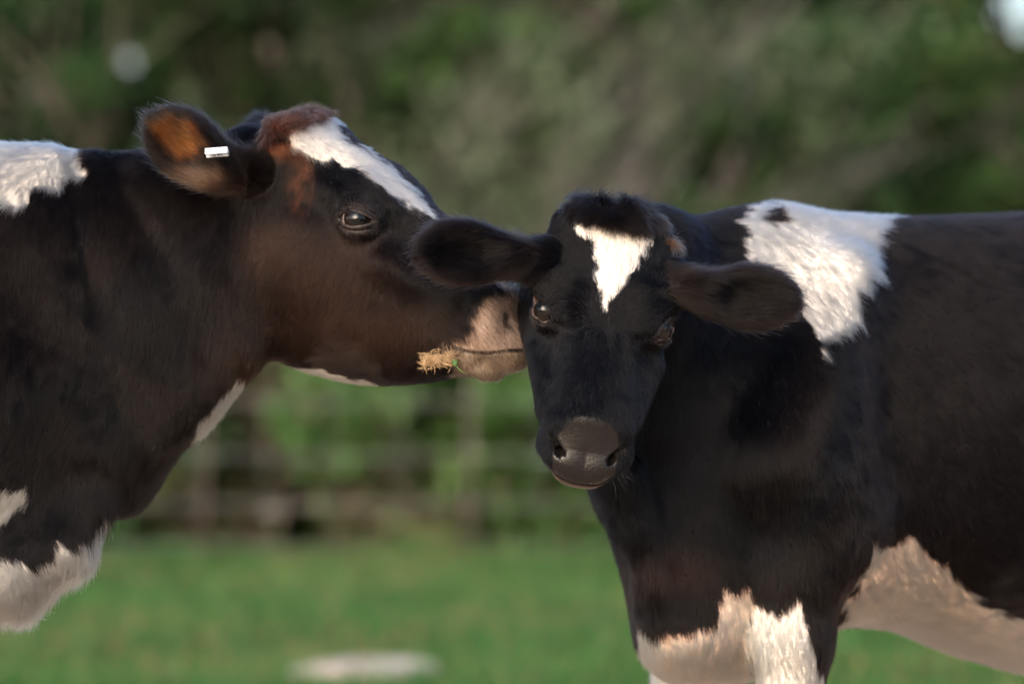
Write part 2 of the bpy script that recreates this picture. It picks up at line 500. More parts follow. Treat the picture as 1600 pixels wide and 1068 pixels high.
def add_eye(name, center, radius, look, mat, parent):
    V = []; F = []
    look = nrm(look)
    s1 = nrm(np.cross(look, (0, 0, 1))); s2 = np.cross(s1, look)
    nu, nv = 40, 24
    for j in range(nv+1):
        th = math.pi*j/nv
        r = radius*(1+.10*math.exp(-(th/.55)**2))       # cornea bulge
        for i in range(nu):
            ph = 2*math.pi*i/nu
            V.append(center+r*(math.cos(th)*look+math.sin(th)*(math.cos(ph)*s1+math.sin(ph)*s2)))
    for j in range(nv):
        for i in range(nu):
            a = j*nu+i; b = j*nu+(i+1) % nu
            F.append((a, b, b+nu, a+nu))
    o = mesh_obj(name, V, np.array(F), mat, parent)
    at = o.data.attributes.new('iris', 'FLOAT', 'POINT')
    at.data.foreach_set('value', np.repeat(np.arange(nv+1)/nv, nu).astype(np.float32))
    return o
def eye_material():
    m, t, b = node_mat('eye_wet', (.01, .008, .007), .045, .4)
    a = t.nodes.new('ShaderNodeAttribute'); a.attribute_name = 'iris'
    r = t.nodes.new('ShaderNodeValToRGB'); e = r.color_ramp.elements
    e[0].position = 0.0; e[0].color = (.002, .003, .005, 1)
    e[1].position = .13; e[1].color = (.003, .004, .006, 1)
    for p, c in ((.17, (.006, .004, .003)), (.33, (.007, .0045, .004)), (.36, (.003, .002, .002)), (.38, (.20, .16, .155)), (1.0, (.22, .17, .16))):
        x = e.new(p); x.color = (*c, 1)
    t.links.new(a.outputs['Fac'], r.inputs[0]); t.links.new(r.outputs[0], b.inputs['Base Color'])
    return m
EYE = eye_material()

# ================================================================== CALF (right)
BLACK = np.array([.0022, .0027, .0046]); BROWNB = np.array([.0044, .0037, .0042]); WHITE = np.array([.82, .765, .70])

calf_fr = Frame(W(962, 338, .075), (.981, .092, -.158), (-.10, -.45, -.885), (.153, -.888, .433), .86, 1.19)
CEYE = (.084, .200, -.036)
CPHI, LPHI = .62, .15
CHC = calf_fr.world(0, .22, -.1)
cO = np.array([.385, .44, 0.]); cb = nrm((.83, .56, 0)); cl = nrm((.56, -.83, 0))
def calf_body(P):
    q = P-cO
    t = q@cb; u = q@cl; z = P[:, 2]
    tab = [(-.26, .93, .72, .04), (-.20, 1.03, .60, .11), (-.10, 1.15, .48, .165), (0., 1.20, .452, .195), (.12, 1.212, .515, .215), (.3, 1.207, .522, .25),
           (.5, 1.213, .462, .28), (.75, 1.228, .42, .30), (1.0, 1.238, .50, .28), (1.2, 1.235, .62, .24), (1.36, 1.20, .78, .19), (1.44, 1.1, .88, .12)]
    vn = np.clip((z-.83)/.4, -1, 1)
    uu = u*(1+.30*np.clip(vn, 0, 1)**1.5)
    d = loft(uu, t, z, tab, 2.25)
    # shoulder blade and muscle masses, near side and far side
    for s in (1, -1):
        def L(tt, uu2, zz): return cO+cb*tt+cl*uu2*s+np.array([0, 0, zz])
        M = np.array([cb, cl, (0, 0, 1)])
        d = smin(d, cone(P, L(.10, .13, 1.10), L(-.04, .165, .82), .055, .085), .07)
        d = smin(d, cone(P, L(-.05, .15, .82), L(.03, .165, .68), .09, .078), .05)
        d = smin(d, cone(P, L(.02, .15, .90), L(.07, .17, .72), .08, .07), .06)
        d = smin(d, cone(P, L(1.25, .17, .95), L(1.28, .17, .68), .13, .09), .08)
    return d
def calf_legs(P):
    d = None
    for s in (1, -1):
        def L(tt, uu2, zz): return cO+cb*tt+cl*uu2*s+np.array([0, 0, zz])
        fo = [(L(.00, .155, .76), .092), (L(-.005, .152, .64), .076), (L(-.015, .148, .52), .061), (L(-.02, .145, .37), .047), (L(-.02, .145, .33), .048), (L(-.015, .145, .26), .030), (L(-.01, .145, .13), .030), (L(-.025, .145, .10), .036), (L(-.05, .145, .05), .038), (L(-.07, .145, .03), .028)]
        re = [(L(1.24, .16, .85), .13), (L(1.15, .16, .62), .085), (L(1.26, .15, .50), .055), (L(1.33, .14, .45), .043), (L(1.30, .14, .30), .030), (L(1.27, .14, .13), .030), (L(1.24, .14, .05), .038)]
        for pts in (fo, re):
            e = limb(P, pts); d = e if d is None else np.minimum(d, e)
    return d
def calf_neck(P):
    st = [(calf_fr.world(0, .06, -.16), .080, .07), (W(1015, 470, .30), .10, .15), (W(1055, 560, .37), .115, .20), (W(1120, 640, .45), .15, .26)]
    d = chain(P, st)
    # dewlap
    d = smin(d, limb(P, [(W(968, 735, .22), .034), (W(994, 820, .25), .030), (W(1028, 905, .27), .032), (W(1062, 985, .30), .046)]), .030)
    d = smin(d, ell(P, W(1085, 960, .37), (.10, .10, .115)), .07)
    d = smin(d, cone(P, W(1020, 420, .33), W(1200, 410, .50), .07, .08), .06)
    return d
def calf_ears(P):
    c1, q1 = ear_sdf(P, W(746, 395, -.015), (-1, -.10, .06), (-.03, -.25, -1), .094, .057, .023, .9)
    c2, q2 = ear_sdf(P, W(1150, 462, .05), (1, .16, -.05), (-.05, .15, 1), .098, .057, .023, .9)
    r1 = cone(P, calf_fr.world(-.072, .078, -.065), W(808, 405, .0), .034, .025)
    r2 = cone(P, calf_fr.world(.066, .070, -.080), W(1092, 452, .05), .035, .026)
    return np.minimum(smin(c1, r1, .03), smin(c2, r2, .03))
def calf_parts(P):
    return [bounded(P, lambda Q: head_sdf(Q, calf_fr, HEAD_BOT, eye=CEYE, phi=CPHI, brow=.004), CHC, .42), bounded(P, calf_ears, CHC, .48), bounded(P, calf_neck, (.25, .40, .90), .75), calf_body(P), bounded(P, calf_legs, (.9, .6, .4), 1.15)]
def calf_sdf(P):
    h, e, n, b, l = calf_parts(P)
    d = smin(b, n, .07); d = smin(d, l, .028)
    h = smin(h, e, .035)
    return smin(d, h, .025)

# ================================================================== COW (left)
LBOT = [(-.045, -.29), (0., -.32), (.05, -.335), (.1, -.343), (.16, -.340), (.22, -.325), (.28, -.302), (.34, -.266), (.38, -.235), (.41, -.208), (.435, -.182), (.45, -.160)]
cow_fr = Frame(W(475, 188, .26), (.406, .904, .135), (.80, -.28, -.53), (.442, -.324, .837), 1.05, .97)
LEYE = (.098, .185, -.052)
LNS = (0, .015, .010); LLENS = (.048, .0382); CLENS = (.0345, .0225)
LHC = cow_fr.world(0, .2, -.15)
LMOUTH = ([.30, .38, .40, .42, .44, .46, .48, .53], [-.20, -.160, -.152, -.146, -.138, -.126, -.111, -.093])
def cow_neck(P):
    st = [(cow_fr.world(.0, .02, -.13), .085, .13), (W(300, 410, .27), .10, .175), (W(200, 465, .27), .125, .225), (W(80, 520, .28), .165, .31), (W(-60, 560, .29), .20, .36)]
    d = chain(P, st)
    d = smin(d, cone(P, W(368, 556, .25), W(250, 668, .24), .028, .035), .09)
    d = smin(d, cone(P, W(100, 300, .30), W(330, 285, .28), .06, .04), .06)
    d = smin(d, limb(P, [(W(140, 790, .20), .035), (W(95, 850, .20), .050), (W(20, 880, .22), .085)]), .05)
    return d
def cow_body(P):
    t = -.98-P[:, 0]; u = P[:, 1]-.32; z = P[:, 2]
    tab = [(-.34, .98, .76, .05), (-.26, 1.15, .66, .13), (-.14, 1.28, .58, .19), (0., 1.34, .56, .23), (.2, 1.33, .57, .26), (.5, 1.31, .55, .30), (.85, 1.32, .52, .32), (1.15, 1.33, .58, .30), (1.4, 1.33, .72, .25), (1.58, 1.28, .90, .2), (1.66, 1.15, 1.0, .12)]
    vn = np.clip((z-.9)/.42, 0, 1)
    d = loft(u*(1+.3*vn**1.5), t, z, tab, 2.25)
    for s in (1, -1):
        def L(tt, uu, zz): return np.array([-.98-tt, .32-uu*s, zz])
        d = smin(d, cone(P, L(.06, .15, 1.2), L(-.12, .175, .92), .06, .095), .07)
        d = smin(d, cone(P, L(-.12, .17, .92), L(.02, .18, .75), .095, .085), .06)
        d = smin(d, cone(P, L(1.45, .18, 1.05), L(1.48, .18, .75), .14, .10), .08)
    return d
def cow_legs(P):
    d = None
    for s in (1, -1):
        def L(tt, uu, zz): return np.array([-.98-tt, .32-uu*s, zz])
        fo = [(L(.03, .17, .80), .095), (L(.03, .16, .66), .072), (L(.02, .155, .52), .058), (L(.01, .15, .38), .050), (L(.02, .15, .28), .033), (L(.025, .15, .14), .033), (L(.0, .15, .10), .038), (L(-.03, .15, .045), .040), (L(-.05, .15, .03), .028)]
        re = [(L(1.42, .18, .92), .14), (L(1.30, .17, .68), .09), (L(1.42, .16, .55), .06), (L(1.50, .15, .49), .046), (L(1.47, .15, .32), .033), (L(1.44, .15, .14), .032), (L(1.40, .15, .05), .040)]
        for pts in (fo, re):
            e = limb(P, pts); d = e if d is None else np.minimum(d, e)
    return d
def cow_ears(P):
    c1, q = ear_sdf(P, W(311, 243, .13), (-.80, .10, .60), (-.55, .25, -.70), .094, .060, .024, .9)
    r1 = cone(P, cow_fr.world(-.050, .02, -.08), W(348, 262, .15), .030, .026)
    c2, q = ear_sdf(P, W(414, 218, .42), (-.1, .95, .22), (-.5, -.2, .8), .09, .036, .026, .5)
    r2 = cone(P, cow_fr.world(.07, .03, -.05), W(425, 235, .38), .036, .028)
    return np.minimum(smin(c1, r1, .03), smin(c2, r2, .03))
def cow_parts(P):
    return [bounded(P, lambda Q: head_sdf(Q, cow_fr, LBOT, eye=LEYE, mouth=LMOUTH, phi=LPHI, brow=.014, mc=.40, lens_ro=LLENS, ns=LNS, chin=(.425, -.166, .025)), LHC, .45), bounded(P, cow_ears, (-.45, .25, 1.27), .35), bounded(P, cow_neck, (-.65, .25, 1.05), .70), cow_body(P), bounded(P, cow_legs, (-1.7, .3, .4), 1.25)]
def cow_sdf(P):
    h, e, n, b, l = cow_parts(P)
    d = smin(b, n, .09); d = smin(d, l, .05)
    h = smin(h, e, .045)
    return smin(d, h, .035)

# ------------------------------------------------------------------ coat patterns
def wob(P, a, s=90, seed=3): return fnoise(P, s, seed, 3)*a
def calf_coat(P, hair=False):
    hj = 1. if hair else 0.
    px = to_px(P); parts = np.stack(calf_parts(P), 1)
    parts[:, 1] -= .004
    lab = parts.argmin(1)
    c = np.tile(BLACK, (len(P), 1))
    n1 = fnoise(P, 9, 11, 3)
    c = mix(c, BROWNB, np.clip(.35+.6*n1, 0, 1)*.8)
    # rusty tinge
    c = mix(c, (.022, .010, .007), np.clip(1-np.hypot((px[:, 0]-1060)/110, (px[:, 1]-890)/60), 0, 1)*(lab >= 2)*.8)
    c = mix(c, (.012, .0075, .0062), np.clip((parts[:, 0]-parts[:, 1])/.05+.3, 0, 1)*.5)
    for cen, ax_, wd_ in ((W(742, 395, -.015), (-1, -.10, .06), (-.03, -.25, -1)), (W(1150, 462, .05), (1, .16, -.05), (-.05, .15, 1))):
        q_ = ear_sdf(P, cen, ax_, wd_, .1, .057, .023, 0)[1]
        r_ = np.hypot(q_[:, 0]/.1-.05, q_[:, 1]/.057)
        c = mix(c, (.017, .011, .0095), (lab == 1)*sstep(r_, .72, .90)*(r_ < 1.3)*.75)
        c = mix(c, (.0045, .0032, .0030), (lab == 1)*(1-sstep(r_, .45, .68))*(q_[:, 2] > -.005)*.9)
    head = lab == 0
    white = np.zeros(len(P))
    w = poly_sd(px, [(898, 352), (912, 340), (935, 340), (960, 345), (1000, 352), (1019, 378), (1002, 405), (975, 445), (957, 470), (943, 486), (935, 465), (930, 420), (928, 385), (915, 372), (900, 368)])+wob(P, 8, 70)+hj*rng.normal(0, 2.4, len(P))
    white = np.maximum(white, (w < 0)*head*(P[:, 1] < .12))
    body = (lab == 2) | (lab == 3) | (lab == 4)
    w = poly_sd(px, [(1145, 345), (1160, 320), (1215, 300), (1300, 300), (1385, 305), (1393, 350), (1375, 370), (1372, 400), (1386, 430), (1358, 442), (1342, 470), (1345, 505), (1310, 520), (1296, 530), (1285, 560), (1266, 515), (1240, 470), (1200, 440), (1160, 395)])+wob(P, 11, 45)+7
    sp = np.hypot((px[:, 0]-1204)/20, (px[:, 1]-336)/13)-1+wob(P, .25)
    white = np.maximum(white, (w < 0)*(sp > 0)*body)
    # belly, brisket and legs
    w = poly_sd(px, [(1318, 965), (1330, 925), (1352, 880), (1362, 832), (1385, 850), (1420, 835), (1470, 875), (1500, 900), (1530, 940), (1570, 960), (1620, 970), (1800, 1010), (2400, 1100), (2400, 1500), (1250, 1500)])+wob(P, 9, 40)
    white = np.maximum(white, (w < 0)*((lab == 3) | ((lab == 4) & (px[:, 0] > 1700))))
    w = poly_sd(px, [(1000, 972), (1030, 987), (1080, 985), (1115, 970), (1126, 940), (1134, 920), (1172, 922), (1172, 1000), (1180, 1600), (900, 1600)])+wob(P, 6, 50)
    white = np.maximum(white, (w < 0)*(px[:, 0] < 1178)*body)
    w = poly_sd(px, [(1172, 936), (1180, 940), (1197, 948), (1218, 960), (1240, 935), (1253, 933), (1264, 1000), (1290, 1062), (1330, 1300), (1170, 1300)])+wob(P, 6, 60)
    white = np.maximum(white, (w < 0)*body*(P[:, 1] < .45)*(px[:, 0] < 1600))
    white = np.maximum(white, (lab == 4)*(P[:, 2] < .42)*(px[:, 0] < 1600)*((px[:, 0] < 1290) | (P[:, 1] > .45)))
    wc = mix(np.tile(WHITE, (len(P), 1)), (.88, .59, .43), np.clip(np.clip(.35+.35*fnoise(P, 7, 21, 3), 0, 1)*(.3*(px[:, 1] > 700)*(lab != 4)+.2)+.60*(px[:, 1] > 700)*(lab != 4), 0, .9))  # underparts tinted peach: coat stain plus warm bounced light put into the colour
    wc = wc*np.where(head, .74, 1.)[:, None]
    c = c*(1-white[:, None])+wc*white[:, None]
    c = mix(c, (.05, .042, .036), (P[:, 2] < .062)*1.)
    # bare muzzle
    q = calf_fr.loc(P); a = np.abs(q[:, 0]); f = q[:, 1]; v = q[:, 2]
    pad = head*sstep(f-5*a*a, .392, .400)*sstep(np.clip(.034+(f-.392)*.5, 0, .053)-a, 0, .006)*(v > -.185)
    c = mix(c, (.0085, .007, .0075), pad*(1-white))
    c = mix(c, (.085, .050, .032), pad*sstep(-v, .110, .120)*.45)
    c = mix(c, (.004, .003, .003), head*(1-sstep(nostril(np.stack([a, f, v], 1), (0, 0, 0)), .000, .0035)))  # shade inside the nostril painted near-black
    c = mix(c, (.006, .004, .004), head*(np.abs(v-np.interp(f, *MOUTH)) < .0035)*(f > .385))
    e = calf_fr.loc(P); de = np.linalg.norm(np.stack([a-CEYE[0], f-CEYE[1], v-CEYE[2]], 1), axis=1)
    rim = head*(1-sstep(de, .020, .034))
    c = mix(c, (.030, .022, .021), rim)
    de, ln = lens_of(q, CEYE, CPHI); c = mix(c, (.17, .12, .11), head*(de < .04)*sstep(-np.abs(ln-.0006), -.0028, -.001)*(v < CEYE[2]+.012)*.45)
    return c, lab, pad, rim
def cow_coat(P, hair=False):
    hj = 1. if hair else 0.
    px = to_px(P); parts = np.stack(cow_parts(P), 1)
    parts[:, 1] -= .004
    lab = parts.argmin(1)
    c = np.tile(np.array([.0030, .0030, .0042]), (len(P), 1))
    n1 = fnoise(P, 7, 31, 3)
    c = mix(c, (.0095, .0065, .0060), np.clip(.4+.6*n1, 0, 1)*.6)
    head = lab == 0
    def blob(x, y, rx, ry): return np.clip(1.3-np.hypot((px[:, 0]-x)/rx, (px[:, 1]-y)/ry), 0, 1)
    brown = np.maximum.reduce([blob(500, 470, 130, 110), blob(600, 520, 130, 60), blob(430, 400, 60, 70)*.8, blob(400, 560, 100, 60)*.6])
    c = mix(c, (.034, .0165, .0108), np.clip(brown*.85+.25*n1*brown, 0, 1)*(lab != 1)*.85)
    c = mix(c, (.008, .006, .0055), np.clip(blob(415, 285, 60, 50)*1.2, 0, 1))
    c = mix(c, (.03, .018, .013), blob(340, 470, 70, 120)*.2)
    c = mix(c, (.14, .050, .022), np.clip(blob(470, 280, 20, 50)*.6+blob(430, 232, 60, 18)*.9, 0, 1)*head*(.55+.6*fnoise(P, 55, 23, 2)).clip(0, .9))
    c = mix(c, (.011, .0075, .0065), np.clip((parts[:, 0]-parts[:, 1])/.04+.5, 0, 1)*.9)
    ear = (lab == 1) & (P[:, 1] < .3)
    w = poly_sd(px, [(250, 205), (275, 190), (305, 202), (328, 232), (320, 250), (285, 252), (265, 236)])+wob(P, 6)
    c = mix(c, (.36, .125, .040), sstep(-w, -9, 10)*ear*(.75+.5*fnoise(P, 60, 9, 2)).clip(.3, 1))
    c = mix(c, (.25, .15, .10), np.clip(blob(310, 285, 45, 18), 0, 1)*ear*.6)
    c = mix(c, (.05, .028, .018), np.clip(blob(368, 290, 40, 22), 0, 1)*(.5+.8*fnoise(P, 70, 19, 2)).clip(0, 1)*.8)
    white = np.zeros(len(P))
    w = poly_sd(px, [(445, 214), (455, 190), (512, 160), (535, 215), (575, 235), (612, 262), (650, 298), (678, 338), (652, 334), (625, 314), (590, 287), (560, 270), (520, 251), (480, 245), (455, 230)])+wob(P, 7, 70)+hj*rng.normal(0, 2.2, len(P))
    white = np.maximum(white, (w < 0)*head)
    body = lab >= 2
    w = poly_sd(px, [(-400, 150), (60, 180), (132, 225), (137, 290), (112, 270), (90, 292), (52, 298), (30, 322), (0, 318), (-60, 330), (-400, 400)])+wob(P, 9, 45)
    white = np.maximum(white, (w < 0)*body)
    w = poly_sd(px, [(-60, 760), (5, 765), (42, 757), (46, 780), (20, 800), (0, 815), (-60, 830)])+wob(P, 6, 50)
    white = np.maximum(white, (w < 0)*body)
    w = poly_sd(px, [(-400, 880), (0, 865), (25, 862), (50, 885), (75, 870), (90, 845), (110, 855), (140, 828), (165, 800), (180, 850), (125, 920), (60, 1500), (-400, 1500)])+wob(P, 7, 50)
    white = np.maximum(white, (w < 0)*body)
    w = poly_sd(px, [(310, 655), (360, 600), (372, 585), (390, 590), (425, 578), (480, 576), (520, 584), (560, 591), (600, 600), (600, 640), (400, 680), (320, 690)])+wob(P, 4, 60)
    white = np.maximum(white, (w < 0)*(lab != 1))
    wc = mix(np.tile(WHITE, (len(P), 1)), (.74, .62, .52), np.clip(.25+.8*fnoise(P, 7, 41, 3), 0, 1)*.5)
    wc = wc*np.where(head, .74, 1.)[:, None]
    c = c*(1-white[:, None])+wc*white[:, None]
    q = cow_fr.loc(P); a = np.abs(q[:, 0]); f = q[:, 1]; v = q[:, 2]
    w = poly_sd(px, [(700, 545), (722, 535), (742, 522), (742, 495), (757, 470), (775, 459), (900, 440), (900, 640), (735, 600), (716, 572)])+wob(P, 8, 90)+hj*rng.normal(0, 2.5, len(P))
    mz = sstep(-w, -13, 10)*head
    c = mix(c, (.05, .042, .036), (P[:, 2] < .065)*1.)
    spec = .5+.5*fnoise(P, 260, 51, 2)
    beige = np.array([.33, .235, .185])*(1-.45*spec[:, None])+np.array([.10, .06, .045])*(.45*spec[:, None])
    c = c*(1-mz[:, None])+beige*mz[:, None]
    c = mix(c, (.55, .42, .33), mz*np.clip(blob(745, 545, 40, 10), 0, 1)*.7)
    pad = head*sstep(f, .434, .446)*sstep(v, -.080, -.062)
    c = mix(c, (.07, .055, .060), pad*.9)
    wt = head*sstep(f, .395, .405)*(1-sstep(f, .435, .44))*(v > -.045+.15*a)*sstep(.036-a, 0, .006)*(vnoise(P, 180, 5) > -.5)
    c = mix(c, WHITE, wt)
    pad = np.maximum(pad, mz*.62*sstep(f, .395, .43))
    nd = head*(1-sstep(nostril(np.stack([a, f, v], 1), LNS), .000, .004)); c = mix(c, (.006, .004, .004), nd)  # nostril hollow coloured dark in place of its shade
    c = mix(c, (.13, .095, .08), mz*sstep(f, .40, .455)*.65)
    c = mix(c, (.13, .105, .075), mz*(v < np.interp(f, *LMOUTH))*.6)
    lipd = head*(np.abs(v-np.interp(f, *LMOUTH)) < .0045)*(f > .39)
    c = mix(c, (.03, .02, .017), lipd*.7)
    de = np.linalg.norm(np.stack([a-LEYE[0], f-LEYE[1], v-LEYE[2]], 1), axis=1)
    rim = head*(1-sstep(de, .020, .036))
    c = mix(c, (.040, .031, .030), rim)
    de, ln = lens_of(q, LEYE, LPHI); c = mix(c, (.065, .052, .050), head*(de < .04)*sstep(-np.abs(ln-.0006), -.0028, -.001)*.5)
    return c, lab, pad, rim

def lens_of(q, e, phi):
    lr, lo_ = LLENS if e == LEYE else CLENS
    R0 = np.stack([np.abs(q[:, 0])-e[0], q[:, 1]-e[1], q[:, 2]-e[2]], 1)
    de = np.linalg.norm(R0, axis=1); dor = -R0[:, 0]*math.sin(phi)+R0[:, 2]*math.cos(phi)
    u1 = R0[:, 1]*.90+dor*.43; u2 = -R0[:, 1]*.43+dor*.90
    return de, np.maximum(np.hypot(u1, u2-lo_), np.hypot(u1, u2+lo_))-lr
def dress(o, coat_fn, ctrl_head, ctrl_body, ear_dir, nhair, fr, eye, parent, seed, phi):
    me = o.data
    V = np.empty(len(me.vertices)*3, np.float32); me.vertices.foreach_get('co', V); V = V.reshape(-1, 3).astype(float)
    c, lab, pad, rim = coat_fn(V)
    at = me.attributes.new('coat', 'FLOAT_COLOR', 'POINT')
    at.data.foreach_set('color', np.concatenate([c, np.ones((len(c), 1))], 1).astype(np.float32).ravel())
    at = me.attributes.new('leather', 'FLOAT', 'POINT')
    at.data.foreach_set('value', (np.maximum(pad, rim*.6)*sstep(c.mean(1), .0042, .008)).astype(np.float32))
    if not FUR: return
    P, N = sample_surface(o, nhair, in_view)
    c, lab, pad, rim = coat_fn(P, True)
    q = fr.loc(P); de, ln = lens_of(q, eye, phi)
    keep = (pad < rng.random(len(P))*.8) & ~((lab == 0) & (de < .045) & (ln < .0045))
    P, N, c, lab, de = P[keep], N[keep], c[keep], lab[keep], de[keep]
    px = to_px(P)
    D = np.where((lab == 0)[:, None], flow(px, ctrl_head), flow(px, ctrl_body))
    for k, dv in ear_dir:
        m = (lab == 1) & k(P); D[m] = nrm(dv)+(P[m]-P[m].mean(0))*2.5
    D = D+.22*np.stack([fnoise(P, 14, seed+i, 2) for i in range(3)], 1)
    # clumping: strands lean together in small tufts
    cl_ = np.stack([vnoise(P, 70, seed+20+i) for i in range(3)], 1)
    D = D+.28*cl_
    bright = c.mean(1) > .3
    L = np.where(lab == 0, .010, np.where(lab == 1, np.where(rng.random(len(P)) < .15, .030, .018), .016))
    L = L*(1+.35*rng.normal(0, 1, len(P)).clip(-1.5, 2))
    L = np.where(bright & (lab >= 2), L*1.05, L)
    D = np.where(bright[:, None], D-.24*cl_, D)
    L = np.where((lab == 0) & (de < .05), L*.6, L)
    L = L*np.where(bright, 1.12, 1.)
    lift = np.where(lab == 1, .38, np.where(lab == 0, .18, .22))
    c = c*(1+.35*rng.normal(0, 1, (len(P), 1)).clip(-1.6, 2.2)*np.where(bright, .18, 1.)[:, None])
    c = np.clip(c, .0012, .86)
    rad = np.where(bright, .00042, .00036)
    add_hair('coat', P, N, D, L, c, rad, parent, lift=lift)
    print('fur', len(P), round(time.time()-T0, 1))

def near(c, r): return lambda V: np.linalg.norm(V-np.asarray(c), axis=1) < r
def headbox(fr, pad=0.0, f0=-.1):
    def t(V):
        q = fr.loc(V); return (np.abs(q[:, 0]) < .16) & (q[:, 1] > f0) & (q[:, 1] < .6) & (q[:, 2] > -.3) & (q[:, 2] < .1)
    return t

# ================================================================== SETTING
if BACK:
    grass_m = noise_mat('pasture_soil', (.032, .065, .016), (.055, .095, .024), 1.1, .9, .1, c3=(.13, .12, .05))
    n = 60
    t_ = grass_m.node_tree; b_ = t_.nodes['Principled BSDF']; src_ = b_.inputs['Base Color'].links[0].from_socket
    tc_ = t_.nodes.new('ShaderNodeTexCoord'); sx_ = t_.nodes.new('ShaderNodeSeparateXYZ'); t_.links.new(tc_.outputs['Object'], sx_.inputs[0])
    nz_ = t_.nodes.new('ShaderNodeTexNoise'); nz_.inputs['Scale'].default_value = .9; nz_.inputs['Detail'].default_value = 6; t_.links.new(tc_.outputs['Object'], nz_.inputs['Vector'])
    ma_ = t_.nodes.new('ShaderNodeMath'); ma_.operation = 'MULTIPLY_ADD'; ma_.inputs[1].default_value = 3.0; t_.links.new(nz_.outputs['Fac'], ma_.inputs[0]); t_.links.new(sx_.outputs['Y'], ma_.inputs[2])
    mr_ = t_.nodes.new('ShaderNodeMapRange'); mr_.inputs['From Min'].default_value = 4.6; mr_.inputs['From Max'].default_value = 6.2; t_.links.new(ma_.outputs[0], mr_.inputs['Value'])
    n2_ = t_.nodes.new('ShaderNodeTexNoise'); n2_.inputs['Scale'].default_value = 7; n2_.inputs['Detail'].default_value = 8; t_.links.new(tc_.outputs['Object'], n2_.inputs['Vector'])
    r2_ = t_.nodes.new('ShaderNodeValToRGB'); r2_.color_ramp.elements[0].color = (.32, .21, .13, 1); r2_.color_ramp.elements[1].color = (.58, .44, .31, 1); t_.links.new(n2_.outputs['Fac'], r2_.inputs[0])  # pale sand out of view, added to bounce warm light onto the animals
    mx_ = t_.nodes.new('ShaderNodeMix'); mx_.data_type = 'RGBA'; t_.links.new(mr_.outputs[0], mx_.inputs[0]); t_.links.new(r2_.outputs[0], mx_.inputs[6]); t_.links.new(src_, mx_.inputs[7]); t_.links.new(mx_.outputs[2], b_.inputs['Base Color'])
    gx = np.concatenate([np.linspace(-150, -8, 12), np.linspace(-7, 7, 57), np.linspace(8, 150, 12)])
    gy = np.concatenate([np.linspace(-40, -7, 8), np.linspace(-6, 30, 90), np.linspace(32, 260, 14)])
    XX, YY = np.meshgrid(gx, gy, indexing='ij')
    PP = np.stack([XX.ravel(), YY.ravel(), np.zeros(XX.size)], 1)
    def ground_z(P):
        Q = np.stack([P[:, 0], P[:, 1], np.zeros(len(P))], 1)
        amp = sstep(P[:, 1], 2.5, 7)
        return fnoise(Q, .5, 61, 3)*.045*amp*.5
    PP[:, 2] = ground_z(PP)
    ids_ = np.arange(XX.size).reshape(XX.shape)
    Fg = np.stack([ids_[:-1, :-1], ids_[1:, :-1], ids_[1:, 1:], ids_[:-1, 1:]], -1).reshape(-1, 4)
    gr_ = mesh_obj('ground', PP, Fg, grass_m); tag(gr_, kind='structure')

    def attr_mat(name, rough=.6, trans=.0, spec=.3):
        m, t, b = node_mat(name, (.1, .2, .05), rough, spec)
        a = t.nodes.new('ShaderNodeAttribute'); a.attribute_name = 'tint'
        ns = t.nodes.new('ShaderNodeTexNoise'); ns.inputs['Scale'].default_value = 9
        tc = t.nodes.new('ShaderNodeTexCoord'); t.links.new(tc.outputs['Object'], ns.inputs['Vector'])
        mx = t.nodes.new('ShaderNodeMix'); mx.data_type = 'RGBA'; mx.blend_type = 'MULTIPLY'; mx.inputs[0].default_value = .5
        t.links.new(a.outputs['Color'], mx.inputs[6]); t.links.new(ns.outputs['Fac'], mx.inputs[7])
        t.links.new(mx.outputs[2], b.inputs['Base Color'])
        if trans:
            tr = t.nodes.new('ShaderNodeBsdfTranslucent'); ms = t.nodes.new('ShaderNodeMixShader'); ms.inputs[0].default_value = trans
            t.links.new(mx.outputs[2], tr.inputs['Color']); t.links.new(b.outputs[0], ms.inputs[1]); t.links.new(tr.outputs[0], ms.inputs[2])
            t.links.new(ms.outputs[0], t.nodes['Material Output'].inputs['Surface'])
        return m
    LEAF = attr_mat('leaf', .5, .3, .4); BLADE = attr_mat('grass_blade', .55, .25, .3)
    BARK = noise_mat('bark', (.075, .058, .045), (.16, .135, .115), 22, .9, .1, .4)
    GREYTWIG = noise_mat('grey_bark', (.10, .095, .088), (.17, .16, .15), 18, .9, .1, .4)

    def tint_mesh(name, V, F, cols, mat, parent=None):
        o = mesh_obj(name, V, F, mat, parent, smooth=False)
        at = o.data.attributes.new('tint', 'FLOAT_COLOR', 'FACE')
        at.data.foreach_set('color', np.concatenate([cols, np.ones((len(cols), 1))], 1).astype(np.float32).ravel())
        return o
    # grass
    def grass_blades(n, x0, x1, y0, y1, h, wdt, seed):
        r = np.random.default_rng(seed)
        P = np.stack([r.uniform(x0, x1, n), r.uniform(y0, y1, n), np.zeros(n)], 1)
        P[:, 2] = ground_z(P)-.01
        H = h*(.5+r.random(n))*(1+.5*fnoise(P, 1.3, 5, 2))
        if h > .105: H *= np.clip(.35+1.1*fnoise(P, 1.6, 25, 3), .05, 1.3)
        a = r.uniform(0, 6.28, n); d = np.stack([np.cos(a), np.sin(a), np.zeros(n)], 1)
        ln = r.normal(0, .45, (n, 2))
        tip = P+np.stack([ln[:, 0]*H, ln[:, 1]*H, H], 1)
        mid = P*.5+tip*.5+np.stack([-ln[:, 0]*H*.15, -ln[:, 1]*H*.15, H*.05], 1)
        V = np.stack([P-d*wdt/2, P+d*wdt/2, mid+d*wdt*.4, tip, mid-d*wdt*.4], 1).reshape(-1, 3)
        b = np.arange(n)[:, None]*5
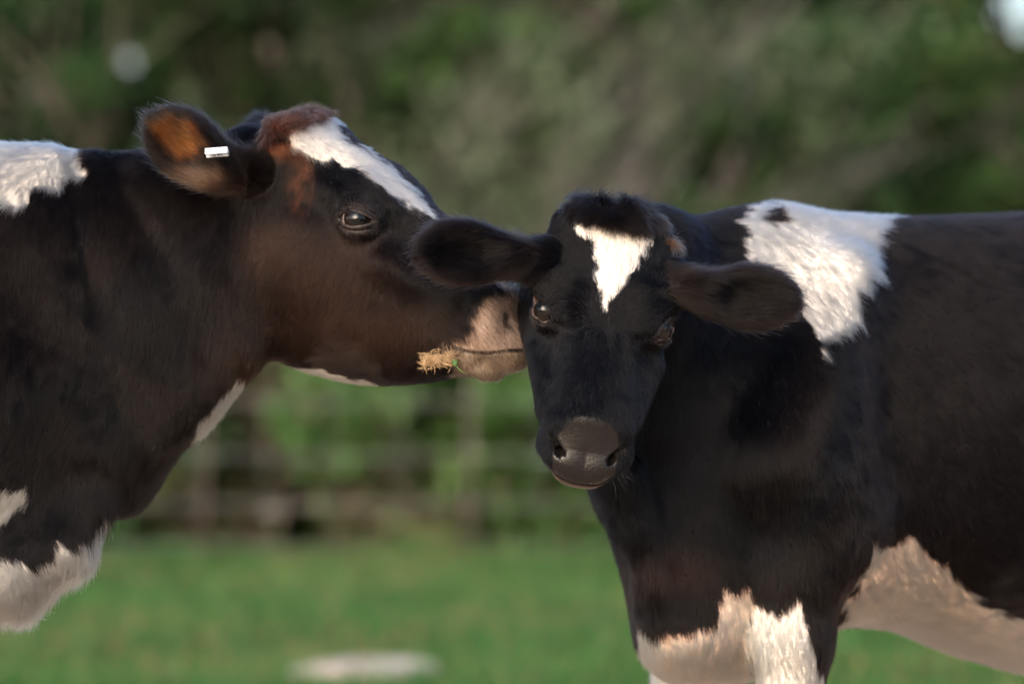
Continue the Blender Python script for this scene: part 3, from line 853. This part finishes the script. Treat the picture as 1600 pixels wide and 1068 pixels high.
        F = np.concatenate([b+np.array([[0, 1, 2, 4]]), b+np.array([[4, 2, 3, 3]])], 1).reshape(-1, 4)
        k = np.clip(.5+.6*fnoise(P, .8, 8, 3)+.15*r.normal(0, 1, n), 0, 1)[:, None]
        col = np.array([.033, .135, .030])*(1-k)+np.array([.085, .215, .045])*k
        dry = (r.random(n) < .10+.15*(fnoise(P, .7, 15, 2) > .25))[:, None]
        col = np.where(dry, np.array([.30, .24, .11]), col)
        return V, F, np.repeat(col, 2, 0)
    parts_ = [grass_blades(150000, -3.4, 3.4, 5.5, 15.2, .075, .010, 1), grass_blades(9000, -4, 4, 3.2, 5.5, .07, .009, 2), grass_blades(26000, -3.6, 3.6, 12.4, 15.4, .10, .012, 3), grass_blades(34000, -3.4, 3.4, 12.9, 14.6, .17, .013, 4)]
    Vs, Fs, Cs, off = [], [], [], 0
    for V, F, c_ in parts_:
        Vs.append(V); Fs.append(F+off); Cs.append(c_); off += len(V)
    V = np.concatenate(Vs); F = np.concatenate(Fs); c_ = np.concatenate(Cs)
    tri = F[:, 2] == F[:, 3]
    # two sheets of faces (quad blade foot, triangle tip) in one object
    me = bpy.data.meshes.new('grass')
    Fq = F[~tri]; Ft = F[tri][:, :3]
    me.vertices.add(len(V)); me.vertices.foreach_set('co', V.astype(np.float32).ravel())
    li = np.concatenate([Fq.ravel(), Ft.ravel()]).astype(np.int32)
    me.loops.add(len(li)); me.loops.foreach_set('vertex_index', li)
    me.polygons.add(len(Fq)+len(Ft))
    me.polygons.foreach_set('loop_start', np.concatenate([np.arange(len(Fq))*4, len(Fq)*4+np.arange(len(Ft))*3]).astype(np.int32))
    me.update(calc_edges=True)
    at = me.attributes.new('tint', 'FLOAT_COLOR', 'FACE')
    cc = np.concatenate([c_[~tri], c_[tri]])
    at.data.foreach_set('color', np.concatenate([cc, np.ones((len(cc), 1))], 1).astype(np.float32).ravel())
    me.materials.append(BLADE)
    go = bpy.data.objects.new('grass', me); C.objects.link(go)
    tag(go, 'short bright green pasture grass growing in front of the wire fence', 'grass', kind='stuff')

    # tubes
    def tube(path, radii, seg=7):
        path = np.asarray(path, float); n = len(path); V = []; F = []
        for i in range(n):
            d = path[min(i+1, n-1)]-path[max(i-1, 0)]; d /= np.linalg.norm(d)+1e-9
            s1 = np.cross(d, (0.13, .97, .2)); s1 /= np.linalg.norm(s1)+1e-9; s2 = np.cross(d, s1)
            for k in range(seg):
                a = 2*math.pi*k/seg; V.append(path[i]+radii[i]*(math.cos(a)*s1+math.sin(a)*s2))
        for i in range(n-1):
            for k in range(seg):
                a = i*seg+k; b = i*seg+(k+1) % seg; F.append((a, b, b+seg, a+seg))
        F.append(tuple(range(seg-1, -1, -1))); F.append(tuple((n-1)*seg+k for k in range(seg)))
        return V, F
    def merge(L):
        V = []; F = []
        for v, f in L:
            o_ = len(V); V += list(v); F += [tuple(i+o_ for i in q) for q in f]
        return V, F
    def branchy(p, d, L, r, rnd, out, depth=0, maxd=2, up=.25, spread=.6):
        pts = [np.array(p, float)]; rad = [r]; dd = nrm(d); n = 5
        for i in range(n):
            dd = nrm(dd+np.array([rnd.gauss(0, .14), rnd.gauss(0, .14), rnd.gauss(0, .10)+up*.1]))
            pts.append(pts[-1]+dd*L/n); rad.append(r*(1-.75*(i+1)/n)+.0015)
        out.append(tube(pts, rad, 6 if depth else 9))
        tips = [pts[-1]]
        if depth < maxd:
            for k in range(rnd.randint(3, 5)):
                i = rnd.randint(1, n-1)
                nd = nrm(dd+np.array([rnd.gauss(0, spread), rnd.gauss(0, spread), rnd.gauss(.15, spread*.6)]))
                tips += branchy(pts[i], nd, L*rnd.uniform(.45, .7), rad[i]*.6, rnd, out, depth+1, maxd, up, spread)
        return tips
    # gaps in the hedge where the evening sky shows through
    GAPS = [((208, 100), .045), ((186, 66), .022), ((172, 128), .018), ((1592, 10), .14), ((1578, 45), .07), ((40, 150), .03), ((84, 125), .03)]
    def gap_mask(P):
        px = to_px(P); k = (8+P[:, 1])/8000
        m = np.zeros(len(P), bool)
        for (x, y), r in GAPS: m |= np.hypot(px[:, 0]-x, px[:, 1]-y)*k < r*(8+P[:, 1])/26+.035
        return m
    def leaves(centres, radii, n, size, c1, c2, seed, c3=None, p3=0, flat=.8):
        r = np.random.default_rng(seed)
        centres = np.asarray(centres); radii = np.asarray(radii)
        w = radii.prod(1)**.6; k = r.choice(len(centres), n, p=w/w.sum())
        d = r.normal(0, 1, (n, 3)); d /= np.linalg.norm(d, axis=1)[:, None]
        P = centres[k]+d*radii[k]*(r.random(n)**.45)[:, None]
        P = P[(P[:, 2] > .02) & ~gap_mask(P)]; n = len(P)
        s = size*(.6+.8*r.random(n))
        a = r.normal(0, 1, (n, 3)); a[:, 2] *= .6; a /= np.linalg.norm(a, axis=1)[:, None]
        nz = r.normal(0, .6, (n, 3))+np.array([0, 0, 1.]); b = np.cross(nz, a); b /= np.linalg.norm(b, axis=1)[:, None]+1e-9
        cup = np.cross(a, b)*s[:, None]*.12
        V = np.stack([P-a*s[:, None]*.5, P+b*s[:, None]*.28+cup, P+a*s[:, None]*.55, P-b*s[:, None]*.28+cup], 1).reshape(-1, 3)
        F = np.arange(n*4).reshape(-1, 4)
        cl = np.clip(.5+.55*fnoise(P, 1.1, seed % 50, 3)+.22*r.normal(0, 1, n), 0, 1)[:, None]
        col = np.array(c1)*(1-cl)+np.array(c2)*cl
        if c3 is not None: col = np.where((r.random(n) < p3)[:, None], np.array(c3), col)
        return V, F, col
    def bush(name, label, cat, x, y, w, h, nl, size, c1, c2, seed, group, c3=None, p3=0, bark=None, base=0.0, nlump=16, trunk=.035, maxd=2):
        rnd = random.Random(seed); root = tag(empty(name, (x, y, 0.08)), label, cat, group)
        out = []; tips = []
        for k in range(rnd.randint(3, 5)):
            a = rnd.uniform(0, 6.28)
            tips += branchy((x+.12*math.cos(a), y+.12*math.sin(a), .0), (math.cos(a)*.5*w/max(h, .1), math.sin(a)*.3, 1), h*rnd.uniform(.55, .8), trunk, rnd, out, 0, maxd)
        V, F = merge(out); mesh_obj('trunk', V, F, bark or BARK, root)
        cs = []; rs = []
        for k in range(nlump):
            cs.append((x+rnd.uniform(-.5, .5)*w, y+rnd.uniform(-.5, .5)*min(w, 1.6)*.8, base+rnd.uniform(.08, 1)*(h-base)))
            q = rnd.uniform(.12, .26)*w; rs.append((q, q*.8, q*rnd.uniform(.6, .9)))
        for t_ in tips[::2]:
            cs.append(tuple(t_)); q = rnd.uniform(.07, .16)*w; rs.append((q, q, q*.8))
        V, F, c_ = leaves(cs, rs, nl, size, c1, c2, seed, c3, p3)
        tint_mesh('crown', V, F, c_, LEAF, root)
        return root
    DG1, DG2 = (.028, .068, .022), (.065, .145, .038)
    MG1, MG2 = (.055, .13, .035), (.13, .25, .07)
    GG1, GG2 = (.10, .14, .075), (.21, .26, .15)
    BG = 'bushes of the hedge behind the wire fence'
    #      x     y    w    h   nleaf size
    bush('hedge_bush', 'very dark green hedge bush at the far left, above the back of the brown cow', 'bush', -2.35, 17.6, 2.0, 3.4, 15000, .085, DG1, DG2, 11, BG, (.16, .13, .10), .05)
    bush('hedge_bush', 'dark green hedge bush with brown flecks behind the ear with the white tag', 'bush', -1.15, 17.9, 1.7, 3.5, 12000, .080, (.022, .045, .014), (.05, .095, .028), 12, BG, (.12, .09, .06), .07)
    bush('hedge_bush', 'grey green hedge bush half bare, behind the gap between the two heads', 'bush', .0, 18.0, 1.7, 3.3, 9000, .075, GG1, GG2, 13, BG, (.20, .17, .15), .18)
    bush('hedge_bush', 'mid green leafy hedge bush above the shoulders of the calf', 'bush', 1.15, 17.4, 1.7, 3.3, 14000, .085, (.045, .105, .032), (.11, .22, .06), 14, BG, (.14, .11, .07), .05)
    bush('hedge_bush', 'bright green hedge bush at the far right, above the back of the calf', 'bush', 2.35, 17.7, 1.8, 3.3, 14000, .085, (.045, .10, .032), (.11, .21, .06), 15, BG, (.20, .11, .07), .06)
    bush('hedge_bush', 'green hedge bush just outside the left edge of the view', 'bush', -3.9, 17.7, 2.0, 3.3, 9000, .09, DG1, DG2, 16, BG)
    bush('hedge_bush', 'green hedge bush just outside the right edge of the view', 'bush', 3.9, 17.6, 2.0, 3.3, 9000, .09, DG1, DG2, 17, BG)
    UG = 'low bramble clumps along the foot of the fence'
    for i, (x, y, w, h, nl, c1, c2, c3, p3, lb) in enumerate([
        (-1.95, 14.7, 1.0, .95, 3500, DG1, MG1, (.15, .11, .07), .2, 'low dark bramble clump behind the chest of the brown cow'),
        (-1.05, 14.75, 1.0, 1.0, 3500, (.06, .085, .03), (.11, .15, .05), (.22, .16, .11), .45, 'low brown dry bramble clump beside the left fence post'),
        (-.25, 14.65, 1.1, 1.0, 4500, MG1, MG2, (.14, .10, .07), .12, 'fresh green bramble clump below the straw at the cow\'s mouth'),
        (.55, 14.75, .9, .95, 3500, MG1, (.07, .15, .03), (.15, .11, .08), .2, 'green and brown bramble clump behind the chin of the calf'),
        (1.5, 14.75, 1.3, .9, 3000, MG1, MG2, (.14, .10, .07), .15, 'green bramble clump hidden mostly behind the chest of the calf')]):
        bush('bramble', lb, 'bramble', x, y, w*1.3, h*1.15, int(nl*3.4), .085, tuple(np.array(c1)*1.35), tuple(np.array(c2)*1.25), 40+i, UG, c3, p3, nlump=22, trunk=.012, maxd=1)
    for i, (x, y, w, h, lb) in enumerate([(-2.5, 16.2, 1.3, 1.3, 'taller dark bramble thicket behind the fence near the left edge'), (-1.4, 16.35, 1.3, 1.25, 'taller dull green bramble thicket behind the fence under the throat of the cow'),
            (-.35, 16.2, 1.3, 1.35, 'taller mid green bramble thicket behind the fence below the mouth of the cow'), (.75, 16.4, 1.3, 1.25, 'taller green bramble thicket behind the fence and the chin of the calf')]):
        bush('bramble', lb, 'bramble', x, y, w, h, 10000, .09, (.06, .125, .035), (.13, .23, .065), 60+i, 'taller bramble thickets between fence and hedge', (.15, .12, .08), .15, nlump=24, trunk=.014, maxd=1)
    # bare grey shrub with slanting twigs
    root = tag(empty('bare_shrub', (-.4, 16.2, .08)), 'leafless grey shrub with long twigs slanting up to the right above the heads', 'shrub')
    rnd = random.Random(5); out = []
    out.append(tube([(-.75, 16.3, .05), (-.7, 16.25, .6), (-.5, 16.2, 1.1)], [.045, .04, .03], 9))
    V, F = merge(out); mesh_obj('trunk', V, F, GREYTWIG, root)
    out = []
    for k in range(32):
        t_ = rnd.random(); p = np.array([-.75+.3*t_+rnd.uniform(0, 1.5)*(.3+.7*rnd.random()), 16.1+rnd.uniform(-.25, .3), .95+rnd.uniform(-.3, .9)])
        a = rnd.gauss(.72, .20)
        branchy(p, (math.cos(a), rnd.gauss(0, .15), math.sin(a)), rnd.uniform(.8, 1.8), rnd.uniform(.003, .006), rnd, out, 0, 1, 0, .22)
    V, F = merge(out); mesh_obj('branches', V, F, GREYTWIG, root)
    rl = np.random.default_rng(8); cs = np.stack([rl.uniform(-.7, 1.7, 26), rl.uniform(15.8, 16.4, 26), rl.uniform(1.2, 3.0, 26)], 1)
    V, F, c_ = leaves(cs, np.full((26, 3), .24), 3200, .06, GG1, GG2, 88); tint_mesh('leaves', V, F, c_, LEAF, root)
    # tree row behind, one thing each
    TG = 'trees in the row beyond the hedge'
    for i, (x, lb) in enumerate([(-3.6, 'dark tree beyond the hedge at the left edge of the view'), (-1.6, 'dark tree beyond the hedge above the head of the cow'), (.5, 'dull green tree beyond the hedge between the two heads'), (2.5, 'green tree beyond the hedge above the back of the calf'), (4.3, 'green tree beyond the hedge just right of the view')]):
        bush('tree', lb, 'tree', x, 21.5+.4*(i % 2), 2.7, 5.2, 12000, .15, DG1, (.045, .10, .03), 70+i, TG, nlump=34, trunk=.10)
    r = np.random.default_rng(99)
    nf = 560
    cs = np.stack([r.uniform(-20, 20, nf), r.uniform(26, 31, nf), r.uniform(.2, 6.5, nf)], 1)
    rs = np.repeat(r.uniform(.6, 1.3, nf)[:, None], 3, 1)
    V, F, c_ = leaves(cs, rs, 80000, .36, DG1, (.04, .085, .025), 98)
    wd = tint_mesh('woodland', V, F, c_, LEAF); tag(wd, 'dark far woodland closing off the view behind the hedge', 'woodland', kind='stuff')

    # fence
    WIRE = noise_mat('galvanised_wire', (.30, .31, .32), (.42, .42, .42), 30, .5, .5)
    POST = noise_mat('weathered_post', (.07, .055, .042), (.13, .105, .085), 14, .9, .1, .5)
    fence = tag(empty('wire_fence', (0, 14, .1)), 'sagging galvanised wire fence on thin weathered posts along the hedge', 'fence')
    fx = [-4.74, -3.6, -2.46, -1.32, -.18, .96, 2.1, 3.24, 4.38]
    for x in fx:
        V, F = tube([(x-.01, 14.03, -.1), (x, 14.03, .5), (x+.015, 14.03, 1.02), (x+.015, 14.03, 1.035)], [.011, .011, .010, .007], 10)
        mesh_obj('post', V, F, POST, fence)
    for z in (.13, .31, .52, .75, .96):
        pts = []
        for k in range(70):
            x = -5+10*k/69; u = ((x-fx[0]) % 1.14)/1.14
            pts.append((x, 13.985+.003*math.sin(x*3), z-.012*math.sin(math.pi*u)))
        V, F = tube(pts, [.0017]*70, 6); mesh_obj('wire', V, F, WIRE, fence)
    out = []
    for k in range(34):
        x = -4.9+k*.295
        out.append(tube([(x, 13.98, .12), (x+.004, 13.98, .5), (x, 13.98, .96)], [.0008]*3, 5))
    V, F = merge(out); o = mesh_obj('stay_wires', V, F, WIRE, fence)

    # flat stone in the grass
    bm = bmesh.new(); bmesh.ops.create_icosphere(bm, subdivisions=5, radius=1)
    vv = np.array([v.co[:] for v in bm.verts]); nn_ = fnoise(vv, 1.6, 3, 4)
    for v, k in zip(bm.verts, nn_):
        v.co = Vector((v.co.x*.22*(1+.12*k), v.co.y*.20*(1+.12*k), math.copysign(abs(v.co.z)**.8, v.co.z)*.045*(1+.15*k)))
    me = bpy.data.meshes.new('flat_stone'); bm.to_mesh(me); bm.free()
    me.polygons.foreach_set('use_smooth', np.ones(len(me.polygons), bool))
    st = bpy.data.objects.new('flat_stone', me); C.objects.link(st); st.location = (-.43, 7.28, .010)
    me.materials.append(noise_mat('pale_stone', (.36, .30, .27), (.52, .45, .41), 12, .9, .1, .5))
    tag(st, 'flat pale stone half sunk in the grass below the heads', 'stone')
    # white umbel
    root = tag(empty('wild_flower', (-1.06, 14.35, .1)), 'single white wild flower head on a stalk among the brambles', 'flower')
    V, F = tube([(-1.06, 14.35, .05), (-1.05, 14.35, .16), (-1.045, 14.35, .26)], [.004, .0035, .003], 6)
    mesh_obj('stem', V, F, noise_mat('flower_stem', (.08, .14, .04), (.12, .2, .06), 20), root)
    out = []; rnd = random.Random(3)
    for k in range(70):
        a = rnd.uniform(0, 6.28); q = .055*math.sqrt(rnd.random()); c0 = np.array([-1.045+q*math.cos(a), 14.35+q*math.sin(a), .275-q*q*6])
        ring = [c0+.0085*np.array([math.cos(i*1.2566), math.sin(i*1.2566), .2]) for i in range(5)]
        out.append(([c0-np.array([0, 0, .004])]+ring, [(0, i+1, (i+1) % 5+1) for i in range(5)]))
        out.append(tube([(-1.045, 14.35, .255), tuple(c0)], [.001, .0008], 4))
    V, F = merge(out); mesh_obj('flower_head', V, F, noise_mat('petal', (.70, .68, .66), (.8, .78, .74), 40), root)
    print('setting', round(time.time()-T0, 1))

#BUILD
# ---- calf
calf = tag(empty('calf', (.9, .5, 0)), 'black and white calf facing the camera with a white wedge on its forehead', 'calf')
ears_c = lambda V: calf_ears(V) < .03
body = build_body('body', calf_sdf, (-.3, -.45, -.02), (1.85, 1.35, 1.32), [lambda V: headbox(calf_fr)(V) | ears_c(V), headbox(calf_fr, 0, .1)], SKIN, calf)
cf = calf_fr
for s in (-1, 1):
    add_eye('eye', cf.world(s*(CEYE[0]+.003), CEYE[1], CEYE[2]+.003), .0215, (cf.M[0]*s*.5+cf.M[2]*.8+cf.M[1]*.1), EYE, calf)
calf_head_flow = [(945, 500, 0, -1), (945, 470, 0, -1), (900, 480, -1, -.3), (990, 480, 1, -.3), (945, 540, 0, 1), (900, 560, -.6, 1), (985, 560, .4, 1), (930, 640, 0, 1), (860, 620, -.3, 1), (980, 640, .3, 1),
    (960, 400, .1, -1), (900, 400, -.4, -1), (1020, 420, .5, -1), (850, 430, -.5, -.8), (830, 560, -.2, 1), (870, 500, -.5, .6), (1030, 560, .3, 1), (950, 340, 0, -1)]
calf_body_flow = [(1100, 450, .2, 1), (1000, 700, -.1, 1), (1100, 600, 0, 1), (1200, 700, .1, 1), (1350, 700, .5, 1), (1500, 600, .8, 1), (1550, 400, 1, .5), (1250, 400, .5, 1), (1350, 350, 1, .35), (1100, 350, 1, .5), (1450, 900, .6, 1), (1600, 950, 1, .4), (1230, 1000, .1, 1), (1080, 950, .1, 1), (960, 850, .2, 1), (1600, 700, .8, .8)]
dress(body, calf_coat, calf_head_flow, calf_body_flow,
      [(lambda P: P[:, 0] < .15, (-1, 0, -.25)), (lambda P: P[:, 0] >= .15, (1, 0, -.3))], 760000, calf_fr, CEYE, calf, 100, CPHI)

# ---- cow
cow = tag(empty('cow', (-1.6, .3, 0)), 'black and brown cow with a white blaze nuzzling the side of the calf\'s face', 'cow')
ears_l = lambda V: cow_ears(V) < .03
body = build_body('body', cow_sdf, (-2.85, -.1, -.02), (.12, .75, 1.5), [lambda V: headbox(cow_fr)(V) | ears_l(V), headbox(cow_fr, 0, .1)], SKIN, cow)
cf = cow_fr
for s in (-1, 1):
    add_eye('eye', cf.world(s*(LEYE[0]+.003), LEYE[1], LEYE[2]), .0235, (cf.M[0]*s*.72+cf.M[2]*.35+cf.M[1]*.25), EYE, cow)
cow_head_flow = [(560, 260, .7, .8), (640, 330, .7, .8), (500, 230, .3, .6), (450, 280, -.3, 1), (480, 330, -.3, 1), (600, 340, .5, 1), (520, 420, -.3, 1), (620, 430, .2, 1), (700, 500, .7, .6), (600, 520, -.2, 1), (450, 500, -.4, 1), (680, 560, -.3, .6), (760, 480, .5, .8), (550, 580, -1, .2), (400, 450, -.5, 1)]
cow_body_flow = [(0, 250, -.7, .8), (100, 260, -.4, 1), (200, 300, -.2, 1), (100, 450, -.15, 1), (250, 450, 0, 1), (300, 600, 0, 1), (100, 650, -.3, 1), (50, 800, -.5, .8), (120, 860, .3, 1), (330, 350, -.5, 1), (0, 550, -.3, 1), (40, 930, .4, 1)]
dress(body, cow_coat, cow_head_flow, cow_body_flow,
      [(lambda P: P[:, 1] < .3, (-.7, 0, .55)), (lambda P: P[:, 1] >= .3, (-.2, .8, .4))], 760000, cow_fr, LEYE, cow, 200, LPHI)

# ================================================================== long hair, tag, straw
def surf_point(sdf, P, it=25):
    P = np.array(P, float)
    for _ in range(it):
        d = sdf(P); g_ = grad(sdf, P); P = P-(np.clip(d, -.01, .01)/((g_*g_).sum(1)+1e-3))[:, None]*g_
    g_ = grad(sdf, P); return P, g_/np.linalg.norm(g_, axis=1)[:, None]

def long_hair(name, parent, P, N, D, length, colors, radius, npts=8, curl=.0, gravity=.5, lift=.5, clump=60, seed=1, cl_amt=.6):
    key = np.floor(P*clump).astype(int)
    cl_ = np.stack([vnoise(P, clump, seed+i) for i in range(3)], 1)
    D = D+cl_amt*cl_+.10*rng.normal(0, 1, P.shape)
    return add_hair(name, P, N, D, length, colors, radius, parent, lift=lift, npts=npts, curl=curl, gravity=gravity)

if FUR:
    # calf forelock: falls forward from the crest over the top of the white wedge
    fr = calf_fr
    n = 15000
    q = np.stack([rng.normal(0, .030, n).clip(-.068, .068), rng.uniform(-.035, .022, n), rng.uniform(-.03, .02, n)], 1)
    Pw = fr.O+(q*np.array([fr.wx, 1, 1])*fr.sc)@fr.M
    P, N = surf_point(calf_sdf, Pw, 8)
    q = fr.loc(P)
    D = (q[:, :1]*16)*fr.M[0]+fr.M[1]*.75+fr.M[2]*.25
    L = (.026+.034*rng.random(n)**1.5)*(1-.5*sstep(np.abs(q[:, 0]), .025, .065))*(1-.4*sstep(q[:, 1], .0, .03))
    col = mix(np.tile((.010, .009, .010), (n, 1)), (.028, .017, .012), rng.random(n)*.8)
    col = mix(col, (.11, .045, .02), (q[:, 0] > .060)*.15*rng.random(n))
    long_hair('forelock', calf, P, N, D, L, col, .00042, gravity=.8, lift=.95, clump=62, seed=301, cl_amt=1.25)
    # loose ginger tuft by the ear
    n = 110
    P0 = W(1050, 372, .07)+rng.normal(0, .005, (n, 3)); P, N = surf_point(calf_sdf, P0, 6)
    long_hair('tuft', calf, P, N, np.tile(nrm((1, -.1, -.15)), (n, 1)), .026+.012*rng.random(n), np.tile((.13, .055, .03), (n, 1))*rng.uniform(.5, 1.2, (n, 1)), .00038, gravity=.1, lift=.4, curl=.5, seed=310)
    # cow forelock: ginger brown curls
    fr = cow_fr
    n = 15000
    q = np.stack([rng.normal(-.01, .036, n).clip(-.085, .07), rng.uniform(-.04, .008, n), rng.uniform(-.03, .02, n)], 1)
    Pw = fr.O+(q*np.array([fr.wx, 1, 1])*fr.sc)@fr.M
    P, N = surf_point(cow_sdf, Pw, 8); q = fr.loc(P)
    D = fr.M[1]*.55-fr.M[0]*.75*(.4+.8*rng.random((n, 1)))+fr.M[2]*.1
    L = (.026+.022*rng.random(n))
    col = mix(np.tile((.028, .011, .007), (n, 1)), (.14, .048, .026), np.clip(rng.random(n)*.7+.5*vnoise(P, 90, 77), 0, 1))
    long_hair('forelock', cow, P, N, D, L, col, .00045, npts=9, curl=1.1, gravity=.6, lift=.8, clump=62, seed=330, cl_amt=1.2)
    # eyelashes
    for par, fr, e, phi, sdf in ((calf, calf_fr, CEYE, CPHI, calf_sdf), (cow, cow_fr, LEYE, LPHI, cow_sdf)):
        for s in (-1, 1):
            n = 44; t_ = rng.uniform(-.017, .021, n)
            zz = np.sqrt(np.maximum(.0345**2-t_**2, 0))-.0225-.001
            u1, u2 = t_, zz
            ff = .90*u1-.43*u2; dd = .43*u1+.90*u2
            lat = np.full(n, .0265); a_ = e[0]+lat*math.cos(phi)-dd*math.sin(phi); v_ = e[2]+lat*math.sin(phi)+dd*math.cos(phi)
            q = np.stack([s*a_, e[1]+ff, v_], 1)
            P = fr.O+(q*np.array([fr.wx, 1, 1])*fr.sc)@fr.M
            out_ = fr.M[0]*s*math.cos(phi)+fr.M[2]*math.sin(phi); up_ = fr.M[2]*math.cos(phi)-fr.M[0]*s*math.sin(phi)
            D = np.tile(out_*.85+up_*.25, (n, 1))-fr.M[1]*(-t_[:, None]*14)+rng.normal(0, .12, (n, 3))
            add_hair('eyelashes', P, np.tile(up_, (n, 1))*.01+1e-4, D, .012+.005*rng.random(n), np.tile((.012, .010, .010), (n, 1)), .00024, par, lift=.0, npts=5, gravity=.45)
    # whiskers on the muzzle of the calf
    n = 46; q = np.stack([rng.choice([-1, 1], n)*rng.uniform(.030, .062, n), rng.uniform(.39, .45, n), rng.uniform(-.15, -.10, n)], 1)
    P = calf_fr.O+(q*np.array([calf_fr.wx, 1, 1])*calf_fr.sc)@calf_fr.M; P, N = surf_point(calf_sdf, P, 8)
    add_hair('whiskers', P, N, N*.2+calf_fr.M[0]*np.sign(q[:, :1])*.7+calf_fr.M[1]*.5, .03+.02*rng.random(n), np.tile((.20, .17, .14), (n, 1)), .00022, calf, lift=.8, npts=6, gravity=.15)
    # fringe of long hair: chest of the cow, dewlap of the calf
    n = 2600; u = rng.random(n)
    path = np.array([W(165, 800, .2), W(150, 845, .2), W(115, 885, .2), W(70, 925, .21), W(20, 960, .22), W(-60, 990, .23)])
    k = u*(len(path)-1); i = np.minimum(k.astype(int), len(path)-2); P0 = path[i]+(path[i+1]-path[i])*(k-i)[:, None]+rng.normal(0, .012, (n, 3))*np.array([1, 2.5, 1])
    P, N = surf_point(cow_sdf, P0, 10); cc = cow_coat(P)[0]
    long_hair('chest_fringe', cow, P, N, np.tile(nrm((.25, -.05, -1)), (n, 1)), .028+.02*rng.random(n), cc, .0004, gravity=.6, lift=.35, clump=50, seed=350, cl_amt=.5)
    n = 3600; u = rng.random(n)
    path = np.array([W(925, 790, .21), W(950, 860, .23), W(975, 920, .25), W(1000, 975, .27), W(1015, 1010, .30)])
    k = u*(len(path)-1); i = np.minimum(k.astype(int), len(path)-2); P0 = path[i]+(path[i+1]-path[i])*(k-i)[:, None]+rng.normal(0, .012, (n, 3))*np.array([1, 2.5, 1])
    P, N = surf_point(calf_sdf, P0, 10); cc = calf_coat(P)[0]
    long_hair('dewlap_fringe', calf, P, N, np.tile(nrm((-.1, -.05, -1)), (n, 1)), .020+.012*rng.random(n), cc, .0004, gravity=.5, lift=.25, clump=50, seed=360, cl_amt=.4)

# ear tag: a small white folded metal clip on the front edge of the near ear
bm = bmesh.new()
c0 = W(338, 236, .090); e1 = nrm((1, -.12, .07)); e3 = nrm((0, -.9, .35)); e3 = nrm(e3-e1*np.dot(e3, e1)); e2 = np.cross(e3, e1)
for off_, th in ((.0015, .0012), (-.0115, .0012)):
    r_ = bmesh.ops.create_cube(bm, size=1)
    for v in r_['verts']:
        p = v.co.copy(); v.co = Vector(c0+e1*p.x*.036+e2*p.y*.0105+e3*(off_+p.z*th*1.6))
r_ = bmesh.ops.create_cube(bm, size=1)
for v in r_['verts']:
    p = v.co.copy(); v.co = Vector(c0+e1*(.0172+p.x*.0016)+e2*p.y*.0102+e3*(-.005+p.z*.0125))
bmesh.ops.bevel(bm, geom=list(bm.edges), offset=.0004, segments=2, affect='EDGES')
me = bpy.data.meshes.new('ear_tag'); bm.to_mesh(me); bm.free()
me.materials.append(noise_mat('tag_metal', (.42, .45, .49), (.60, .63, .66), 180, .32, .5))
et = bpy.data.objects.new('ear_tag', me); C.objects.link(et); et.parent = cow; et.location = -cow.location

# straw in the corner of the mouth
STRAW = noise_mat('straw_fibre', (.24, .15, .08), (.42, .29, .165), 90, .7, .2)
GREEN = noise_mat('clover_green', (.035, .08, .02), (.07, .13, .03), 60, .6, .3)
rs_ = np.random.default_rng(17)
sroot = tag(empty('straw_wisp', tuple(W(690, 566, .125))), 'tangled wisp of dry straw with a green leaf at the corner of the cow\'s mouth', 'straw')
def ribbon(path, w, t):
    V = []; F = []; path = np.asarray(path)
    for i, p in enumerate(path):
        d = nrm(path[min(i+1, len(path)-1)]-path[max(i-1, 0)]); s = nrm(np.cross(d, (.1, 1, .2))); u_ = np.cross(s, d)
        k = w*(1-.6*abs(2*i/(len(path)-1)-1)**2)
        V += [p+s*k+u_*t, p-s*k+u_*t, p-s*k-u_*t, p+s*k-u_*t]
    for i in range(len(path)-1):
        a = i*4
        for j in range(4): F.append((a+j, a+(j+1) % 4, a+4+(j+1) % 4, a+4+j))
    F += [(3, 2, 1, 0), tuple(len(V)-4+j for j in range(4))]
    return V, F
SV, SF = [], []
for k in range(230):
    u = rs_.random()
    c_ = W(708-48*u, 560+4*u+rs_.normal(0, 5.2), .134-.012*rs_.random()-.008*math.sin(3*u))
    a = math.pi+rs_.normal(0, .85); L = rs_.uniform(.007, .026)*(1.5 if k % 11 == 0 else 1)
    d = np.array([math.cos(a), rs_.normal(0, .3), math.sin(a)*.9]); b_ = rs_.normal(0, .35, 3)
    pth = [c_+d*L*(t_-.5)+b_*L*(.25-(t_-.5)**2) for t_ in np.linspace(0, 1, 6)]
    v, f = ribbon(pth, rs_.uniform(.00022, .0006), .00012)
    o_ = len(SV); SV += v; SF += [tuple(i+o_ for i in q_) for q_ in f]
mesh_obj('straw', SV, SF, STRAW, sroot)
v, f = ribbon([W(711, 566, .128), W(713, 572, .120), W(719, 578, .118), W(730, 584, .116)], .0010, .0005); mesh_obj('stalk', v, f, GREEN, sroot)
lv = []; lf = []
for i in range(9):
    for j in range(5):
        s_ = i/8; w_ = math.sin(math.pi*min(1, .08+s_*.9))*.0050
        p = W(711, 561+11*s_, .121-.003*math.cos((j-2)*.5)); lv.append(p+np.array([(j-2)/2*w_, 0, 0]))
for i in range(8):
    for j in range(4): a = i*5+j; lf.append((a, a+1, a+6, a+5))
lo_ = mesh_obj('leaf', lv, lf, GREEN, sroot)
md_ = lo_.modifiers.new('thickness', 'SOLIDIFY'); md_.thickness = .0006
